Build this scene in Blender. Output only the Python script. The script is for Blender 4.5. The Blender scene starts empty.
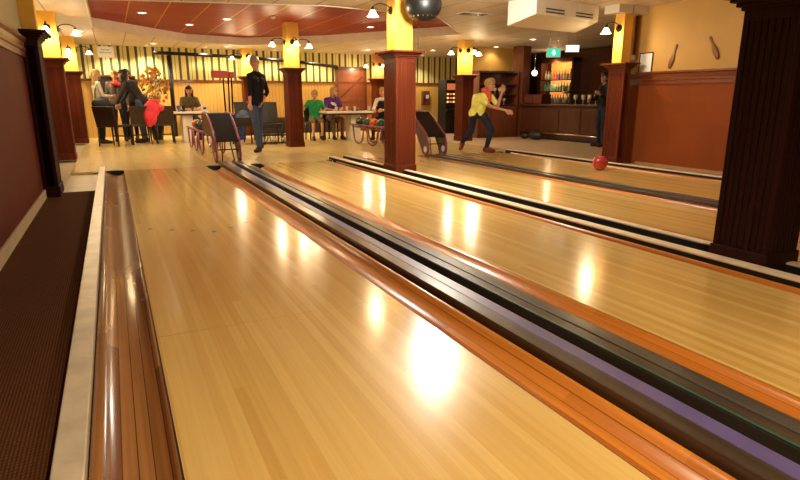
import bpy, bmesh, math, random
import numpy as np
from mathutils import Vector, Matrix
random.seed(7)
sc = bpy.context.scene
COL = sc.collection
PI = math.pi

# ------------------------------------------------------------ camera
PITCH, YAW, FPX = math.radians(14.036), math.radians(26.43), 566.0
cam_data = bpy.data.cameras.new('camera'); cam = bpy.data.objects.new('camera', cam_data)
COL.objects.link(cam); sc.camera = cam
cam.location = (0, 0, 1.0)
cam.rotation_euler = (PI/2 - PITCH, 0, -YAW)
cam_data.sensor_width = 36; cam_data.lens = FPX/800*36
cam_data.clip_start = 0.02; cam_data.clip_end = 100

# ------------------------------------------------------------ world / exposure
w = bpy.data.worlds.new('world'); sc.world = w; w.use_nodes = True
w.node_tree.nodes['Background'].inputs[0].default_value = (1.0, 0.78, 0.5, 1)
w.node_tree.nodes['Background'].inputs[1].default_value = 0.05
sc.view_settings.view_transform = 'Standard'; sc.view_settings.look = 'None'
sc.view_settings.gamma = 1; sc.view_settings.use_curve_mapping = False
sc.view_settings.exposure = 0.66

# ------------------------------------------------------------ materials
def new_mat(name):
    m = bpy.data.materials.new(name); m.use_nodes = True
    nt = m.node_tree; b = nt.nodes['Principled BSDF']
    return m, nt, b
def noise_mix(nt, c1, c2, scale=(1,1,1), nscale=5.0, detail=4, lo=.35, hi=.65):
    tc = nt.nodes.new('ShaderNodeTexCoord'); mp = nt.nodes.new('ShaderNodeMapping')
    mp.inputs['Scale'].default_value = scale
    nt.links.new(tc.outputs['Object'], mp.inputs[0])
    n = nt.nodes.new('ShaderNodeTexNoise'); n.inputs['Scale'].default_value = nscale; n.inputs['Detail'].default_value = detail
    nt.links.new(mp.outputs[0], n.inputs['Vector'])
    r = nt.nodes.new('ShaderNodeValToRGB')
    r.color_ramp.elements[0].position = lo; r.color_ramp.elements[0].color = (*c1, 1)
    r.color_ramp.elements[1].position = hi; r.color_ramp.elements[1].color = (*c2, 1)
    nt.links.new(n.outputs['Fac'], r.inputs[0])
    return r.outputs[0], n.outputs['Fac'], tc
def paint(name, c, rough=.5, var=.12, metal=0., coat=0., nscale=6., bump=0., spec=.5):
    m, nt, b = new_mat(name)
    c1 = tuple(x*(1-var) for x in c); c2 = tuple(min(1, x*(1+var)) for x in c)
    o, f, tc = noise_mix(nt, c1, c2, nscale=nscale)
    nt.links.new(o, b.inputs['Base Color'])
    b.inputs['Roughness'].default_value = rough; b.inputs['Metallic'].default_value = metal
    b.inputs['Coat Weight'].default_value = coat; b.inputs['Specular IOR Level'].default_value = spec
    if bump:
        bn = nt.nodes.new('ShaderNodeBump'); bn.inputs['Strength'].default_value = bump; bn.inputs['Distance'].default_value = .01
        nt.links.new(f, bn.inputs['Height']); nt.links.new(bn.outputs[0], b.inputs['Normal'])
    return m
def wood(name, c1, c2, axis='z', rough=.35, coat=.3, fine=30., bump=.15, lo=.3, hi=.7):
    m, nt, b = new_mat(name)
    b.inputs['Specular IOR Level'].default_value = .15 if name.startswith('pillar') else .4
    s = {'x': (1, fine, fine), 'y': (fine, 1, fine), 'z': (fine, fine, 1)}[axis]
    o, f, tc = noise_mix(nt, c1, c2, scale=s, nscale=1.3, detail=6, lo=lo, hi=hi)
    nt.links.new(o, b.inputs['Base Color'])
    b.inputs['Roughness'].default_value = rough; b.inputs['Coat Weight'].default_value = coat; b.inputs['Coat Roughness'].default_value = .15
    bn = nt.nodes.new('ShaderNodeBump'); bn.inputs['Strength'].default_value = bump; bn.inputs['Distance'].default_value = .003
    nt.links.new(f, bn.inputs['Height']); nt.links.new(bn.outputs[0], b.inputs['Normal'])
    return m
def mth(nt, op, a, b=None, c=None):
    n = nt.nodes.new('ShaderNodeMath'); n.operation = op
    for i, v in enumerate((a, b, c)):
        if v is None: continue
        if isinstance(v, (int, float)): n.inputs[i].default_value = v
        else: nt.links.new(v, n.inputs[i])
    return n.outputs[0]
def mixc(nt, fac, a, b, mode='MIX'):
    n = nt.nodes.new('ShaderNodeMix'); n.data_type = 'RGBA'; n.blend_type = mode
    for i, v in ((0, fac), (6, a), (7, b)):
        if isinstance(v, (int, float)): n.inputs[i].default_value = v
        elif isinstance(v, tuple): n.inputs[i].default_value = (*v, 1)
        else: nt.links.new(v, n.inputs[i])
    return n.outputs[2]
def planks(name, cols, width, rough, axis='x', joint=.0, coat=.4, rvar=.05, length=3.0, grain=.25):
    """boards running along Y (axis='x' = boards counted along x); each board its own tone"""
    m, nt, b = new_mat(name)
    tc = nt.nodes.new('ShaderNodeTexCoord'); sx = nt.nodes.new('ShaderNodeSeparateXYZ')
    nt.links.new(tc.outputs['Object'], sx.inputs[0])
    a, l = (sx.outputs[0], sx.outputs[1]) if axis == 'x' else (sx.outputs[1], sx.outputs[0])
    if axis == 'z': a, l = sx.outputs[0], sx.outputs[2]
    t = mth(nt, 'DIVIDE', a, width); idx = mth(nt, 'FLOOR', t); fr = mth(nt, 'FRACT', t)
    wn = nt.nodes.new('ShaderNodeTexWhiteNoise'); wn.noise_dimensions = '2D'
    off = nt.nodes.new('ShaderNodeTexWhiteNoise'); off.noise_dimensions = '1D'; nt.links.new(idx, off.inputs['W'])
    ly = mth(nt, 'FLOOR', mth(nt, 'ADD', mth(nt, 'DIVIDE', l, length), off.outputs['Value']))
    cb = nt.nodes.new('ShaderNodeCombineXYZ'); nt.links.new(idx, cb.inputs[0]); nt.links.new(ly, cb.inputs[1])
    nt.links.new(cb.outputs[0], wn.inputs['Vector'])
    r = nt.nodes.new('ShaderNodeValToRGB')
    for i, c in enumerate(cols):
        e = r.color_ramp.elements[i] if i < 2 else r.color_ramp.elements.new(1)
        e.position = i/(len(cols)-1); e.color = (*c, 1)
    nt.links.new(wn.outputs['Value'], r.inputs[0])
    mp = nt.nodes.new('ShaderNodeMapping'); mp.inputs['Scale'].default_value = (40, .8, 40) if axis == 'x' else ((.8, 40, 40) if axis == 'y' else (40, 40, .8))
    nt.links.new(tc.outputs['Object'], mp.inputs[0])
    n = nt.nodes.new('ShaderNodeTexNoise'); n.inputs['Scale'].default_value = 1.5; n.inputs['Detail'].default_value = 5
    nt.links.new(mp.outputs[0], n.inputs['Vector'])
    g = mth(nt, 'ADD', mth(nt, 'MULTIPLY', n.outputs['Fac'], grain*2), 1-grain)
    gc = nt.nodes.new('ShaderNodeCombineXYZ')
    for i in range(3): nt.links.new(g, gc.inputs[i])
    col = mixc(nt, 1.0, r.outputs[0], gc.outputs[0], 'MULTIPLY')
    if joint:
        e1 = mth(nt, 'LESS_THAN', fr, joint/width)
        col = mixc(nt, e1, col, tuple(x*.3 for x in cols[0]))
    nt.links.new(col, b.inputs['Base Color'])
    n2 = nt.nodes.new('ShaderNodeTexNoise'); n2.inputs['Scale'].default_value = 2.5; nt.links.new(tc.outputs['Object'], n2.inputs['Vector'])
    rr = mth(nt, 'ADD', mth(nt, 'MULTIPLY', n2.outputs['Fac'], rvar*2), rough-rvar)
    nt.links.new(rr, b.inputs['Roughness'])
    b.inputs['Coat Weight'].default_value = coat; b.inputs['Coat Roughness'].default_value = max(.05, rough*.6)
    return m
def emit(name, c, s):
    m, nt, b = new_mat(name)
    b.inputs['Base Color'].default_value = (*c, 1)
    b.inputs['Emission Color'].default_value = (*c, 1); b.inputs['Emission Strength'].default_value = s
    return m
def grid_ceiling(name, base, line, size=.6, rough=.6, lw=.012, sy=None, spec=.5):
    m, nt, b = new_mat(name); b.inputs['Specular IOR Level'].default_value = spec
    tc = nt.nodes.new('ShaderNodeTexCoord'); sx = nt.nodes.new('ShaderNodeSeparateXYZ'); nt.links.new(tc.outputs['Object'], sx.inputs[0])
    fx = mth(nt, 'FRACT', mth(nt, 'DIVIDE', mth(nt, 'ADD', sx.outputs[0], 30.17), size))
    fy = mth(nt, 'FRACT', mth(nt, 'DIVIDE', mth(nt, 'ADD', sx.outputs[1], 30.0), sy or size*2))
    e = mth(nt, 'MAXIMUM', mth(nt, 'LESS_THAN', fx, lw*2/size), mth(nt, 'MULTIPLY', mth(nt, 'LESS_THAN', fy, lw/size), .6))
    n = nt.nodes.new('ShaderNodeTexNoise'); n.inputs['Scale'].default_value = 3; nt.links.new(tc.outputs['Object'], n.inputs['Vector'])
    v = mixc(nt, n.outputs['Fac'], tuple(x*.85 for x in base), tuple(min(1, x*1.1) for x in base))
    nt.links.new(mixc(nt, e, v, line), b.inputs['Base Color'])
    b.inputs['Roughness'].default_value = rough
    return m
def stripes(name, cols, width):
    m, nt, b = new_mat(name)
    tc = nt.nodes.new('ShaderNodeTexCoord'); sx = nt.nodes.new('ShaderNodeSeparateXYZ'); nt.links.new(tc.outputs['Object'], sx.inputs[0])
    fr = mth(nt, 'FRACT', mth(nt, 'DIVIDE', mth(nt, 'ADD', sx.outputs[0], 20), width))
    r = nt.nodes.new('ShaderNodeValToRGB'); r.color_ramp.interpolation = 'CONSTANT'
    for i, (p, c) in enumerate(cols):
        e = r.color_ramp.elements[i] if i < 2 else r.color_ramp.elements.new(p)
        e.position = p; e.color = (*c, 1)
    nt.links.new(fr, r.inputs[0]); nt.links.new(r.outputs[0], b.inputs['Base Color'])
    b.inputs['Roughness'].default_value = .6
    return m

M = {}
M['lane'] = planks('lane_maple', [(.60,.36,.095), (.66,.42,.125), (.73,.49,.165), (.64,.39,.11)], .04, .19, coat=.2, rvar=.03, length=4.5, grain=.14)
M['approach'] = planks('approach_maple', [(.64,.46,.17), (.69,.51,.20), (.73,.55,.23)], .08, .25, coat=.15, length=3., grain=.10)
M['gutter'] = planks('gutter_wood', [(.50,.15,.018), (.60,.21,.028), (.38,.10,.014)], .045, .32, joint=.002, coat=.2, length=2.6, grain=.4)
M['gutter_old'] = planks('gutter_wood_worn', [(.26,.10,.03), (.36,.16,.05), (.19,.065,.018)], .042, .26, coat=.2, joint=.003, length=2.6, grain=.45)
M['white_board'] = paint('white_board', (.62,.52,.38), .35, .12, nscale=9)
M['rail'] = paint('rail_cream', (.86,.70,.48), .4, .08, nscale=8)
M['cap'] = wood('return_cap_board', (.035,.024,.016), (.075,.05,.034), 'y', .28, .3, 22)
M['cap_strip'] = wood('return_cap_strip', (.045,.038,.03), (.10,.085,.065), 'y', .3, .3, 22)
M['purple'] = paint('purple_strip', (.11,.085,.23), .35, .15, coat=.2)
M['green_edge'] = paint('green_edge', (.03,.10,.07), .4, .15)
M['black'] = paint('matte_black', (.010,.009,.008), .6, .2)
M['gloss_black'] = paint('gloss_black', (.006,.0055,.0055), .42, .2, coat=0, spec=.35)
M['carpet'] = None
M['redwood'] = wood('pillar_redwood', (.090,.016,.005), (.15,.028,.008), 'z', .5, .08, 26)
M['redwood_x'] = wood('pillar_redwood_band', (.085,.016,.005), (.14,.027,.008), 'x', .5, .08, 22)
M['redwood_shaded'] = wood('pillar_redwood_shaded', (.020,.0045,.005), (.034,.007,.007), 'z', .6, .0, 26)  # darkened redwood, the shade on the pillar is put into its colour
M['yellow'] = paint('column_yellow', (.78,.44,.06), .55, .06)
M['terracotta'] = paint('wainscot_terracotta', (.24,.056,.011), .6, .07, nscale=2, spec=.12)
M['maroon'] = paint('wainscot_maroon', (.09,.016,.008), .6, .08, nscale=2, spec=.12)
M['moulding'] = wood('moulding', (.14,.032,.010), (.20,.048,.014), 'y', .3, .3, 20)
M['wall_yellow'] = paint('wall_yellow', (.50,.28,.06), .6, .05, nscale=2)
M['wall_cream'] = paint('wall_cream', (.36,.27,.11), .6, .05, nscale=2)
M['base_cream'] = paint('baseboard_cream', (.48,.36,.2), .45, .08)
M['stripes'] = stripes('wallpaper_stripes', [(0,(.74,.62,.22)), (.30,(.05,.06,.02)), (.46,(.76,.66,.30)), (.60,(.30,.33,.08)), (.66,(.74,.62,.26)), (.84,(.07,.08,.03))], .42)
M['panel_yellow'] = planks('yellow_boarding', [(.64,.38,.09), (.66,.40,.10), (.61,.36,.085)], .10, .4, axis='z', joint=.006, coat=.1, grain=.1)
M['ceiling'] = grid_ceiling('ceiling_tile', (.68,.60,.48), (.34,.25,.15), .6, .6)
M['ceiling_red'] = grid_ceiling('ceiling_red', (.30,.016,.010), (.60,.30,.08), .6, .45, .010, spec=.12)
M['riser'] = paint('riser_white', (.80,.72,.60), .5, .05)
M['floor_bar'] = paint('bar_floor', (.44,.32,.20), .5, .08, nscale=5)
M['tan'] = paint('tan_floor', (.40,.24,.09), .45, .08)
M['cream_floor'] = paint('cream_floor', (.50,.40,.24), .4, .08)
M['brownwall'] = wood('brown_panel', (.11,.032,.015), (.17,.05,.022), 'z', .4, .2, 18)
M['bar_wood'] = wood('bar_wood', (.055,.016,.009), (.085,.024,.012), 'z', .35, .3, 18)
M['door_wood'] = wood('door_wood', (.22,.06,.022), (.30,.085,.03), 'z', .4, .2, 14)
M['orange_wall'] = paint('orange_wall', (.52,.20,.05), .5, .06)
M['white'] = paint('white_paint', (.78,.74,.66), .4, .04)
M['table_white'] = paint('table_white', (.74,.68,.55), .35, .04)
M['magenta'] = paint('magenta_tube', (.26,.045,.085), .3, .1, coat=.4)
M['brown_metal'] = paint('brown_side_panel', (.10,.055,.04), .4, .12)
M['chair_black'] = paint('chair_black', (.018,.014,.012), .5, .2)
M['chair_brown'] = wood('chair_brown', (.018,.008,.006), (.034,.014,.009), 'z', .45, .2, 20)
M['iron'] = paint('wrought_iron', (.015,.012,.010), .45, .2, metal=.6)
M['shade'] = emit('glass_shade', (1.0,.80,.48), 5.0)
M['lamp_disc'] = emit('lamp_disc', (1.0,.86,.62), 9.0)
M['ball_red'] = paint('ball_red', (.42,.030,.022), .22, .1, coat=.5)
M['ball_orange'] = paint('ball_orange', (.70,.12,.03), .25, .1, coat=.5)
M['ball_green'] = paint('ball_green', (.04,.11,.05), .25, .15, coat=.5)
M['ball_dark'] = paint('ball_dark', (.03,.03,.03), .25, .2, coat=.5)
M['ac_white'] = paint('unit_white', (.84,.78,.66), .45, .03)
M['chrome'] = paint('chrome', (.7,.68,.62), .2, .05, metal=1)
M['glass_white'] = paint('paper_white', (.72,.70,.66), .5, .03)
M['text_dark'] = paint('print_dark', (.06,.05,.06), .6, .05)
M['exit_green'] = emit('exit_green', (.02,.42,.25), 1.0)
M['exit_white'] = emit('exit_white', (.85,.95,.85), 1.6)
M['pin_brown'] = wood('pin_wood', (.20,.075,.02), (.26,.10,.028), 'z', .45, .1, 14)
M['leaf'] = paint('leaf', (.05,.09,.02), .5, .3)
M['flower'] = paint('flower_orange', (.75,.26,.03), .5, .25)
M['flower2'] = paint('flower_yellow', (.80,.50,.06), .5, .2)
M['pink'] = paint('pink_jacket', (.75,.035,.05), .7, .15, nscale=12)
M['blue'] = paint('blue_bin', (.02,.05,.28), .4, .1)
M['red'] = paint('red_sign', (.60,.07,.03), .4, .1)
M['lcd'] = emit('machine_screen', (.55,.16,.06), .45)
M['bar_glow'] = emit('bar_back_panel', (.9,.28,.05), .7)
M['bottle_clear'] = paint('bottle_clear', (.55,.5,.4), .15, .2, coat=.5)
M['bottle_green'] = paint('bottle_green', (.10,.28,.16), .15, .2, coat=.5)
M['bottle_red'] = paint('bottle_red', (.5,.08,.04), .15, .2, coat=.5)
M['bottle_blue'] = paint('bottle_blue', (.05,.12,.4), .15, .2, coat=.5)
# carpet: fine ribs
m, nt, b = new_mat('ribbed_carpet')
tc = nt.nodes.new('ShaderNodeTexCoord'); sx = nt.nodes.new('ShaderNodeSeparateXYZ'); nt.links.new(tc.outputs['Object'], sx.inputs[0])
fr = mth(nt, 'FRACT', mth(nt, 'DIVIDE', sx.outputs[0], .011)); fy = mth(nt, 'FRACT', mth(nt, 'DIVIDE', sx.outputs[1], .017))
hh = mth(nt, 'MULTIPLY', mth(nt, 'PINGPONG', fr, .5), 2.0)
n = nt.nodes.new('ShaderNodeTexNoise'); n.inputs['Scale'].default_value = 90; nt.links.new(tc.outputs['Object'], n.inputs['Vector'])
f = mth(nt, 'MULTIPLY', hh, mth(nt, 'ADD', n.outputs['Fac'], mth(nt, 'MULTIPLY', mth(nt,'GREATER_THAN', fy, .5), .25)))
nt.links.new(mixc(nt, f, (.05,.017,.007), (.17,.070,.026)), b.inputs['Base Color'])
b.inputs['Roughness'].default_value = .95; b.inputs['Specular IOR Level'].default_value = .05
M['carpet'] = m

# ------------------------------------------------------------ mesh helpers
class G:
    def __init__(s): s.bm = bmesh.new()
    def box(s, x0, y0, z0, x1, y1, z1, mat=0):
        x0, x1 = sorted((x0, x1)); y0, y1 = sorted((y0, y1)); z0, z1 = sorted((z0, z1))
        v = [s.bm.verts.new(p) for p in ((x0,y0,z0),(x1,y0,z0),(x1,y1,z0),(x0,y1,z0),(x0,y0,z1),(x1,y0,z1),(x1,y1,z1),(x0,y1,z1))]
        for q in ((3,2,1,0),(4,5,6,7),(0,1,5,4),(1,2,6,5),(2,3,7,6),(3,0,4,7)):
            s.bm.faces.new([v[i] for i in q]).material_index = mat
        return s
    def hexa(s, pts):
        v = [s.bm.verts.new(p) for p in pts]
        for q in ((3,2,1,0),(4,5,6,7),(0,1,5,4),(1,2,6,5),(2,3,7,6),(3,0,4,7)): s.bm.faces.new([v[i] for i in q])
        return s
    def cyl(s, p0, p1, r0, r1=None, n=12):
        r1 = r0 if r1 is None else r1
        p0, p1 = Vector(p0), Vector(p1); d = (p1-p0).normalized()
        a = d.orthogonal().normalized(); b = d.cross(a)
        A, B = [], []
        for i in range(n):
            t = 2*PI*i/n; o = a*math.cos(t)+b*math.sin(t)
            A.append(s.bm.verts.new(p0+o*r0)); B.append(s.bm.verts.new(p1+o*r1))
        for i in range(n):
            f = s.bm.faces.new((A[i], A[(i+1)%n], B[(i+1)%n], B[i])); f.smooth = True
        s.bm.faces.new(A[::-1]); s.bm.faces.new(B)
        return s
    def tube(s, pts, r, n=8, closed=False):
        pts = [Vector(p) for p in pts]; N = len(pts); rings = []; prev = None
        for i, p in enumerate(pts):
            if closed: d = (pts[(i+1)%N]-pts[i-1]).normalized()
            else: d = (pts[min(i+1,N-1)]-pts[max(i-1,0)]).normalized()
            a = (prev - d*prev.dot(d)).normalized() if prev is not None and (prev-d*prev.dot(d)).length > 1e-4 else d.orthogonal().normalized()
            prev = a; b = d.cross(a)
            rr = r[i] if isinstance(r, (list, tuple)) else r
            rings.append([s.bm.verts.new(p+(a*math.cos(2*PI*k/n)+b*math.sin(2*PI*k/n))*rr) for k in range(n)])
        for i in range(N if closed else N-1):
            A, B = rings[i], rings[(i+1)%N]
            for k in range(n):
                f = s.bm.faces.new((A[k], A[(k+1)%n], B[(k+1)%n], B[k])); f.smooth = True
        if not closed: s.bm.faces.new(rings[0][::-1]); s.bm.faces.new(rings[-1])
        return s
    def lathe(s, prof, c=(0,0,0), n=24, cap=True):
        c = Vector(c); rings = []
        for r, z in prof:
            rings.append([s.bm.verts.new(c+Vector((r*math.cos(2*PI*k/n), r*math.sin(2*PI*k/n), z))) for k in range(n)])
        for A, B in zip(rings, rings[1:]):
            for k in range(n):
                f = s.bm.faces.new((A[k], A[(k+1)%n], B[(k+1)%n], B[k])); f.smooth = True
        if cap: s.bm.faces.new(rings[0][::-1]); s.bm.faces.new(rings[-1])
        return s
    def prism(s, poly, axis, a, b):
        def P(u, v, t): return {'y': (u, t, v), 'x': (t, u, v), 'z': (u, v, t)}[axis]
        A = [s.bm.verts.new(P(u, v, a)) for u, v in poly]; B = [s.bm.verts.new(P(u, v, b)) for u, v in poly]
        n = len(poly)
        for i in range(n): s.bm.faces.new((A[i], A[(i+1)%n], B[(i+1)%n], B[i]))
        s.bm.faces.new(A[::-1]); s.bm.faces.new(B)
        return s
    def ball(s, c, r, n=16, sc=(1,1,1)):
        mt = Matrix.Translation(c) @ Matrix.Diagonal((r*sc[0], r*sc[1], r*sc[2], 1))
        ret = bmesh.ops.create_uvsphere(s.bm, u_segments=n*2, v_segments=n, radius=1, matrix=mt)
        for v in ret['verts']:
            for f in v.link_faces: f.smooth = True
        return s
    def build(s, name, mat, parent=None, bevel=0, loc=None):
        bmesh.ops.recalc_face_normals(s.bm, faces=s.bm.faces)
        me = bpy.data.meshes.new(name); s.bm.to_mesh(me); s.bm.free()
        for mm in (mat if isinstance(mat, (list, tuple)) else [mat]): me.materials.append(mm)
        o = bpy.data.objects.new(name, me); COL.objects.link(o)
        if parent: o.parent = parent
        if loc: o.location = loc
        if bevel:
            md = o.modifiers.new('bevel', 'BEVEL'); md.width = bevel; md.segments = 2; md.limit_method = 'ANGLE'
        return o
def thing(name, label, cat, loc=(0,0,0), rz=0, group=None, scale=1):
    o = bpy.data.objects.new(name, None); COL.objects.link(o)
    o.location = loc; o.rotation_euler = (0,0,rz); o.scale = (scale,)*3
    o.empty_display_size = .1
    return tag(o, label, cat, group)
def tag(o, label, cat, group=None):
    o['label'] = label; o['category'] = cat
    if group: o['group'] = group
    return o
def struct(o, label=None):
    o['kind'] = 'structure'
    if label: o['label'] = label
    return o
def copy_tree(o, parent=None):
    c = o.copy(); COL.objects.link(c)
    if parent: c.parent = parent
    for ch in list(o.children): copy_tree(ch, c)
    return c
def point(name, loc, e, col=(1,.77,.44), r=.04, parent=None):
    l = bpy.data.lights.new(name, 'POINT'); l.energy = e; l.color = col; l.shadow_soft_size = r
    o = bpy.data.objects.new(name, l); COL.objects.link(o); o.location = loc
    if parent: o.parent = parent
    return o
def spot(name, loc, tgt, e, ang=110, col=(1,.8,.5), r=.06, blend=.6, parent=None):
    l = bpy.data.lights.new(name, 'SPOT'); l.energy = e; l.color = col; l.shadow_soft_size = r
    l.spot_size = math.radians(ang); l.spot_blend = blend
    o = bpy.data.objects.new(name, l); COL.objects.link(o); o.location = loc
    d = Vector(tgt)-Vector(loc); o.rotation_euler = d.to_track_quat('-Z', 'Y').to_euler()
    if parent: o.parent = parent
    return o

# ------------------------------------------------------------ shell
CZ = 2.33; FY = 9.02; YN = -2.5; BY = 17.1
struct(G().box(-1.3, YN-.1, -.3, 12.2, BY+.3, -.12).build('floor', M['black']), 'dark sub-floor under the lanes')
struct(G().box(-.60, FY, -.12, 7.1, BY, 0).build('floor', M['approach']), 'pale maple approach floor behind the foul line')
struct(G().box(7.1, 6.95, -.12, 12.0, BY, -.002).build('floor', M['floor_bar']), 'beige floor in front of the bar')
struct(G().box(6.86, 7.0, -.12, 7.1, FY, -.002).build('floor', M['floor_bar']))
struct(G().box(6.86, YN, -.12, 7.35, 6.95, -.002).build('floor', M['tan']))
struct(G().box(-.95, 7.17, -.12, -.25, FY-.001, -.035).build('floor', M['cream_floor']), 'cream lower floor at the side of the lanes')
struct(G().box(-1.3, FY, -.12, -.601, BY, -.035).build('floor', M['cream_floor']))
# walls
def wall(name, bx, mat): return struct(G().box(*bx).build(name, mat))
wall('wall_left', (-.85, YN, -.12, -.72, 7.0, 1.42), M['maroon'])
wall('wall_left', (-.85, YN, 1.42, -.72, 7.0, CZ), M['wall_cream'])
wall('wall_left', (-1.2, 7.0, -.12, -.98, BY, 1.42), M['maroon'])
wall('wall_left', (-1.2, 7.0, 1.42, -.98, BY, CZ), M['wall_cream'])
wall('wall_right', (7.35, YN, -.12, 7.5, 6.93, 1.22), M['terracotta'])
wall('wall_right', (7.35, YN, 1.22, 7.5, 6.93, CZ), M['wall_yellow'])
wall('wall_right', (7.5, 6.8, -.12, 12.0, 6.93, CZ), M['wall_yellow'])
wall('wall_right', (11.9, 6.93, -.12, 12.05, 14.45, CZ), M['bar_wood'])
wall('wall_rear', (-.85, YN-.15, -.12, 7.5, YN, CZ), M['maroon'])
wall('wall_back', (-1.2, BY, -.12, 6.3, BY+.15, 1.48), M['panel_yellow'])
wall('wall_back', (-1.2, BY, 1.48, 12.0, BY+.15, CZ), M['stripes'])
wall('wall_back', (6.3, BY, -.12, 8.4, BY+.15, 1.48), M['orange_wall'])
wall('wall_back', (8.4, BY, -.12, 12., BY+.15, 1.48), M['panel_yellow'])
wall('wall_back', (8.45, 13.2, -.12, 10.02, 13.35, CZ), M['wall_yellow'])
wall('wall_back', (10.02, 14.3, -.12, 12.05, 14.45, CZ), M['bar_wood'])
wall('wall_back', (10.02, 13.2, -.12, 10.12, 14.3, CZ), M['wall_yellow'])
for nm, y0, y1, x in (('trim_1', YN, 7.0, -.72), ('trim_2', YN, 6.93, 7.35)):
    s = 1 if x < 0 else -1; z = 1.39 if x < 0 else 1.205
    prof = [(x, z), (x+s*.022, z), (x+s*.022, z+.05), (x+s*.034, z+.06), (x+s*.034, z+.085), (x+s*.022, z+.10), (x+s*.028, z+.14), (x+s*.05, z+.16), (x+s*.05, z+.185), (x, z+.185)]
    struct(G().prism([(x_-s*.0, z_) for x_, z_ in prof], 'y', y0, y1).build(nm, M['moulding']), 'wooden dado rail along the wall')
struct(G().box(-.72, YN, -.12, -.700, 6.9, .085).build('baseboard_left', M['base_cream'], bevel=.004))
struct(G().box(7.33, YN, -.12, 7.35, 6.4, .035).build('baseboard_right', M['tan'], bevel=.003))
struct(G().box(-.62, 7.2, -.12, -.598, FY-.002, .0).build('trim_3', M['base_cream']))
struct(G().box(-1.2, BY-.05, 1.45, 12., BY, 1.50).build('trim_4', M['moulding']))

# ceiling with the sunken-up red tray
TR = [(-.15,9.4), (-.15,12.9), (1.8,15.1), (3.2,15.4), (4.9,13.9), (6.8,10.8), (5.0,8.7), (2.95,8.5)]
TZ = 2.50
bm = bmesh.new()
outer = [(-1.3,YN-.2), (12.1,YN-.2), (12.1,BY+.2), (-1.3,BY+.2)]
ev = []
for loop in (outer, TR):
    vs = [bm.verts.new((x,y,CZ)) for x,y in loop]
    for i in range(len(vs)): ev.append(bm.edges.new((vs[i], vs[(i+1)%len(vs)])))
bmesh.ops.triangle_fill(bm, use_beauty=True, use_dissolve=False, edges=ev, normal=(0,0,-1))
# drop faces inside the tray
def inside(x, y, P):
    c = False; j = len(P)-1
    for i in range(len(P)):
        if (P[i][1] > y) != (P[j][1] > y) and x < (P[j][0]-P[i][0])*(y-P[i][1])/(P[j][1]-P[i][1])+P[i][0]: c = not c
        j = i
    return c
bad = [f for f in bm.faces if inside(f.calc_center_median().x, f.calc_center_median().y, TR)]
bmesh.ops.delete(bm, geom=bad, context='FACES_ONLY')
me = bpy.data.meshes.new('ceiling'); bm.to_mesh(me); bm.free(); me.materials.append(M['ceiling'])
o = bpy.data.objects.new('ceiling', me); COL.objects.link(o); struct(o, 'cream tiled ceiling')
g = G(); g.prism(TR, 'z', TZ, TZ+.03); struct(g.build('ceiling', M['ceiling_red']), 'glossy red raised ceiling tray')
g = G()
n = len(TR); cx = sum(p[0] for p in TR)/n; cy = sum(p[1] for p in TR)/n
def outw(p, d):
    v = Vector((p[0]-cx, p[1]-cy)); v = v.normalized()*d; return (p[0]+v.x, p[1]+v.y)
for i in range(n):
    a, b_ = TR[i], TR[(i+1)%n]; ao, bo = outw(a, .03), outw(b_, .03)
    g.hexa([(*a,CZ-.012), (*b_,CZ-.012), (*bo,CZ-.012), (*ao,CZ-.012), (*a,TZ), (*b_,TZ), (*bo,TZ), (*ao,TZ)])
struct(g.build('trim_5', M['riser']), 'white riser round the red ceiling tray')
struct(G().box(-1.3, YN-.2, TZ+.2, 12.1, BY+.2, TZ+.25).build('ceiling', M['black']))
# beam by the right wall
struct(G().box(6.75, 6.44, 2.22, 7.35, 6.72, CZ).build('trim_6', M['ceiling']))

# ------------------------------------------------------------ carpet, board
tag(G().box(-.72, YN, -.115, -.25, 7.168, -.003).build('carpet', M['carpet']), 'brown ribbed carpet runner between the left wall and the white board', 'carpet')

# ------------------------------------------------------------ lanes
def gutter(x0, x1, parent, mat, lipside, y0=YN, y1=FY-.30):
    """round-bottomed timber channel; lipside=+1: lip on +x side"""
    if x0 > x1: x0, x1 = x1, x0
    w_ = x1-x0; lip = .045; top = []
    a, b_ = (x0, x1-lip) if lipside > 0 else (x0+lip, x1)
    N = 14
    arc = [(a+(b_-a)*i/N, -.034*math.sin(PI*i/N)**.7) for i in range(N+1)]
    if lipside > 0: top = arc + [(b_+.006, .010), (b_+.022, .014), (x1-.008, .008), (x1, 0)]
    else: top = [(x0, 0), (x0+.008, .008), (a-.022, .014), (a-.006, .010)] + arc
    poly = top + [(x1, -.11), (x0, -.11)]
    g = G(); g.prism(poly, 'y', y0, y1)
    for f in g.bm.faces:
        f.smooth = abs(f.normal.y) < .5 if f.normal.length else True
    return g.build('gutter', mat, parent)
def lane(name, label, x0, x1, gl, gr, mats, arrows=False):
    t = thing(name, label, 'bowling lane', (0,0,0))
    G().box(x0, YN, -.11, x1, FY, 0).build('lane_bed', M['lane'], t)
    if gl is not None: gutter(gl, x0-.006, t, mats[0], -1)
    if gr is not None: gutter(x1+.006, gr, t, mats[1], 1)
    G().box(x0-.0055, YN, -.1, x0-.0005, FY, -.002).build('edge_joint', M['black'], t)
    G().box(x1+.0005, YN, -.1, x1+.0055, FY, -.002).build('edge_joint', M['black'], t)
    # mouth shade is painted black where the channel meets the approach
    return t
L1 = lane('bowling_lane', 'nearest pale maple bowling lane beside the white board, with row of guide dots', .07, 1.20, -.163, 1.405, (M['gutter_old'], M['gutter']))
L2 = lane('bowling_lane', 'bowling lane between the dark ball return track and the big dark pillar', 2.02, 3.125, 1.815, 3.215, (M['gutter'], M['gutter']))
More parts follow.
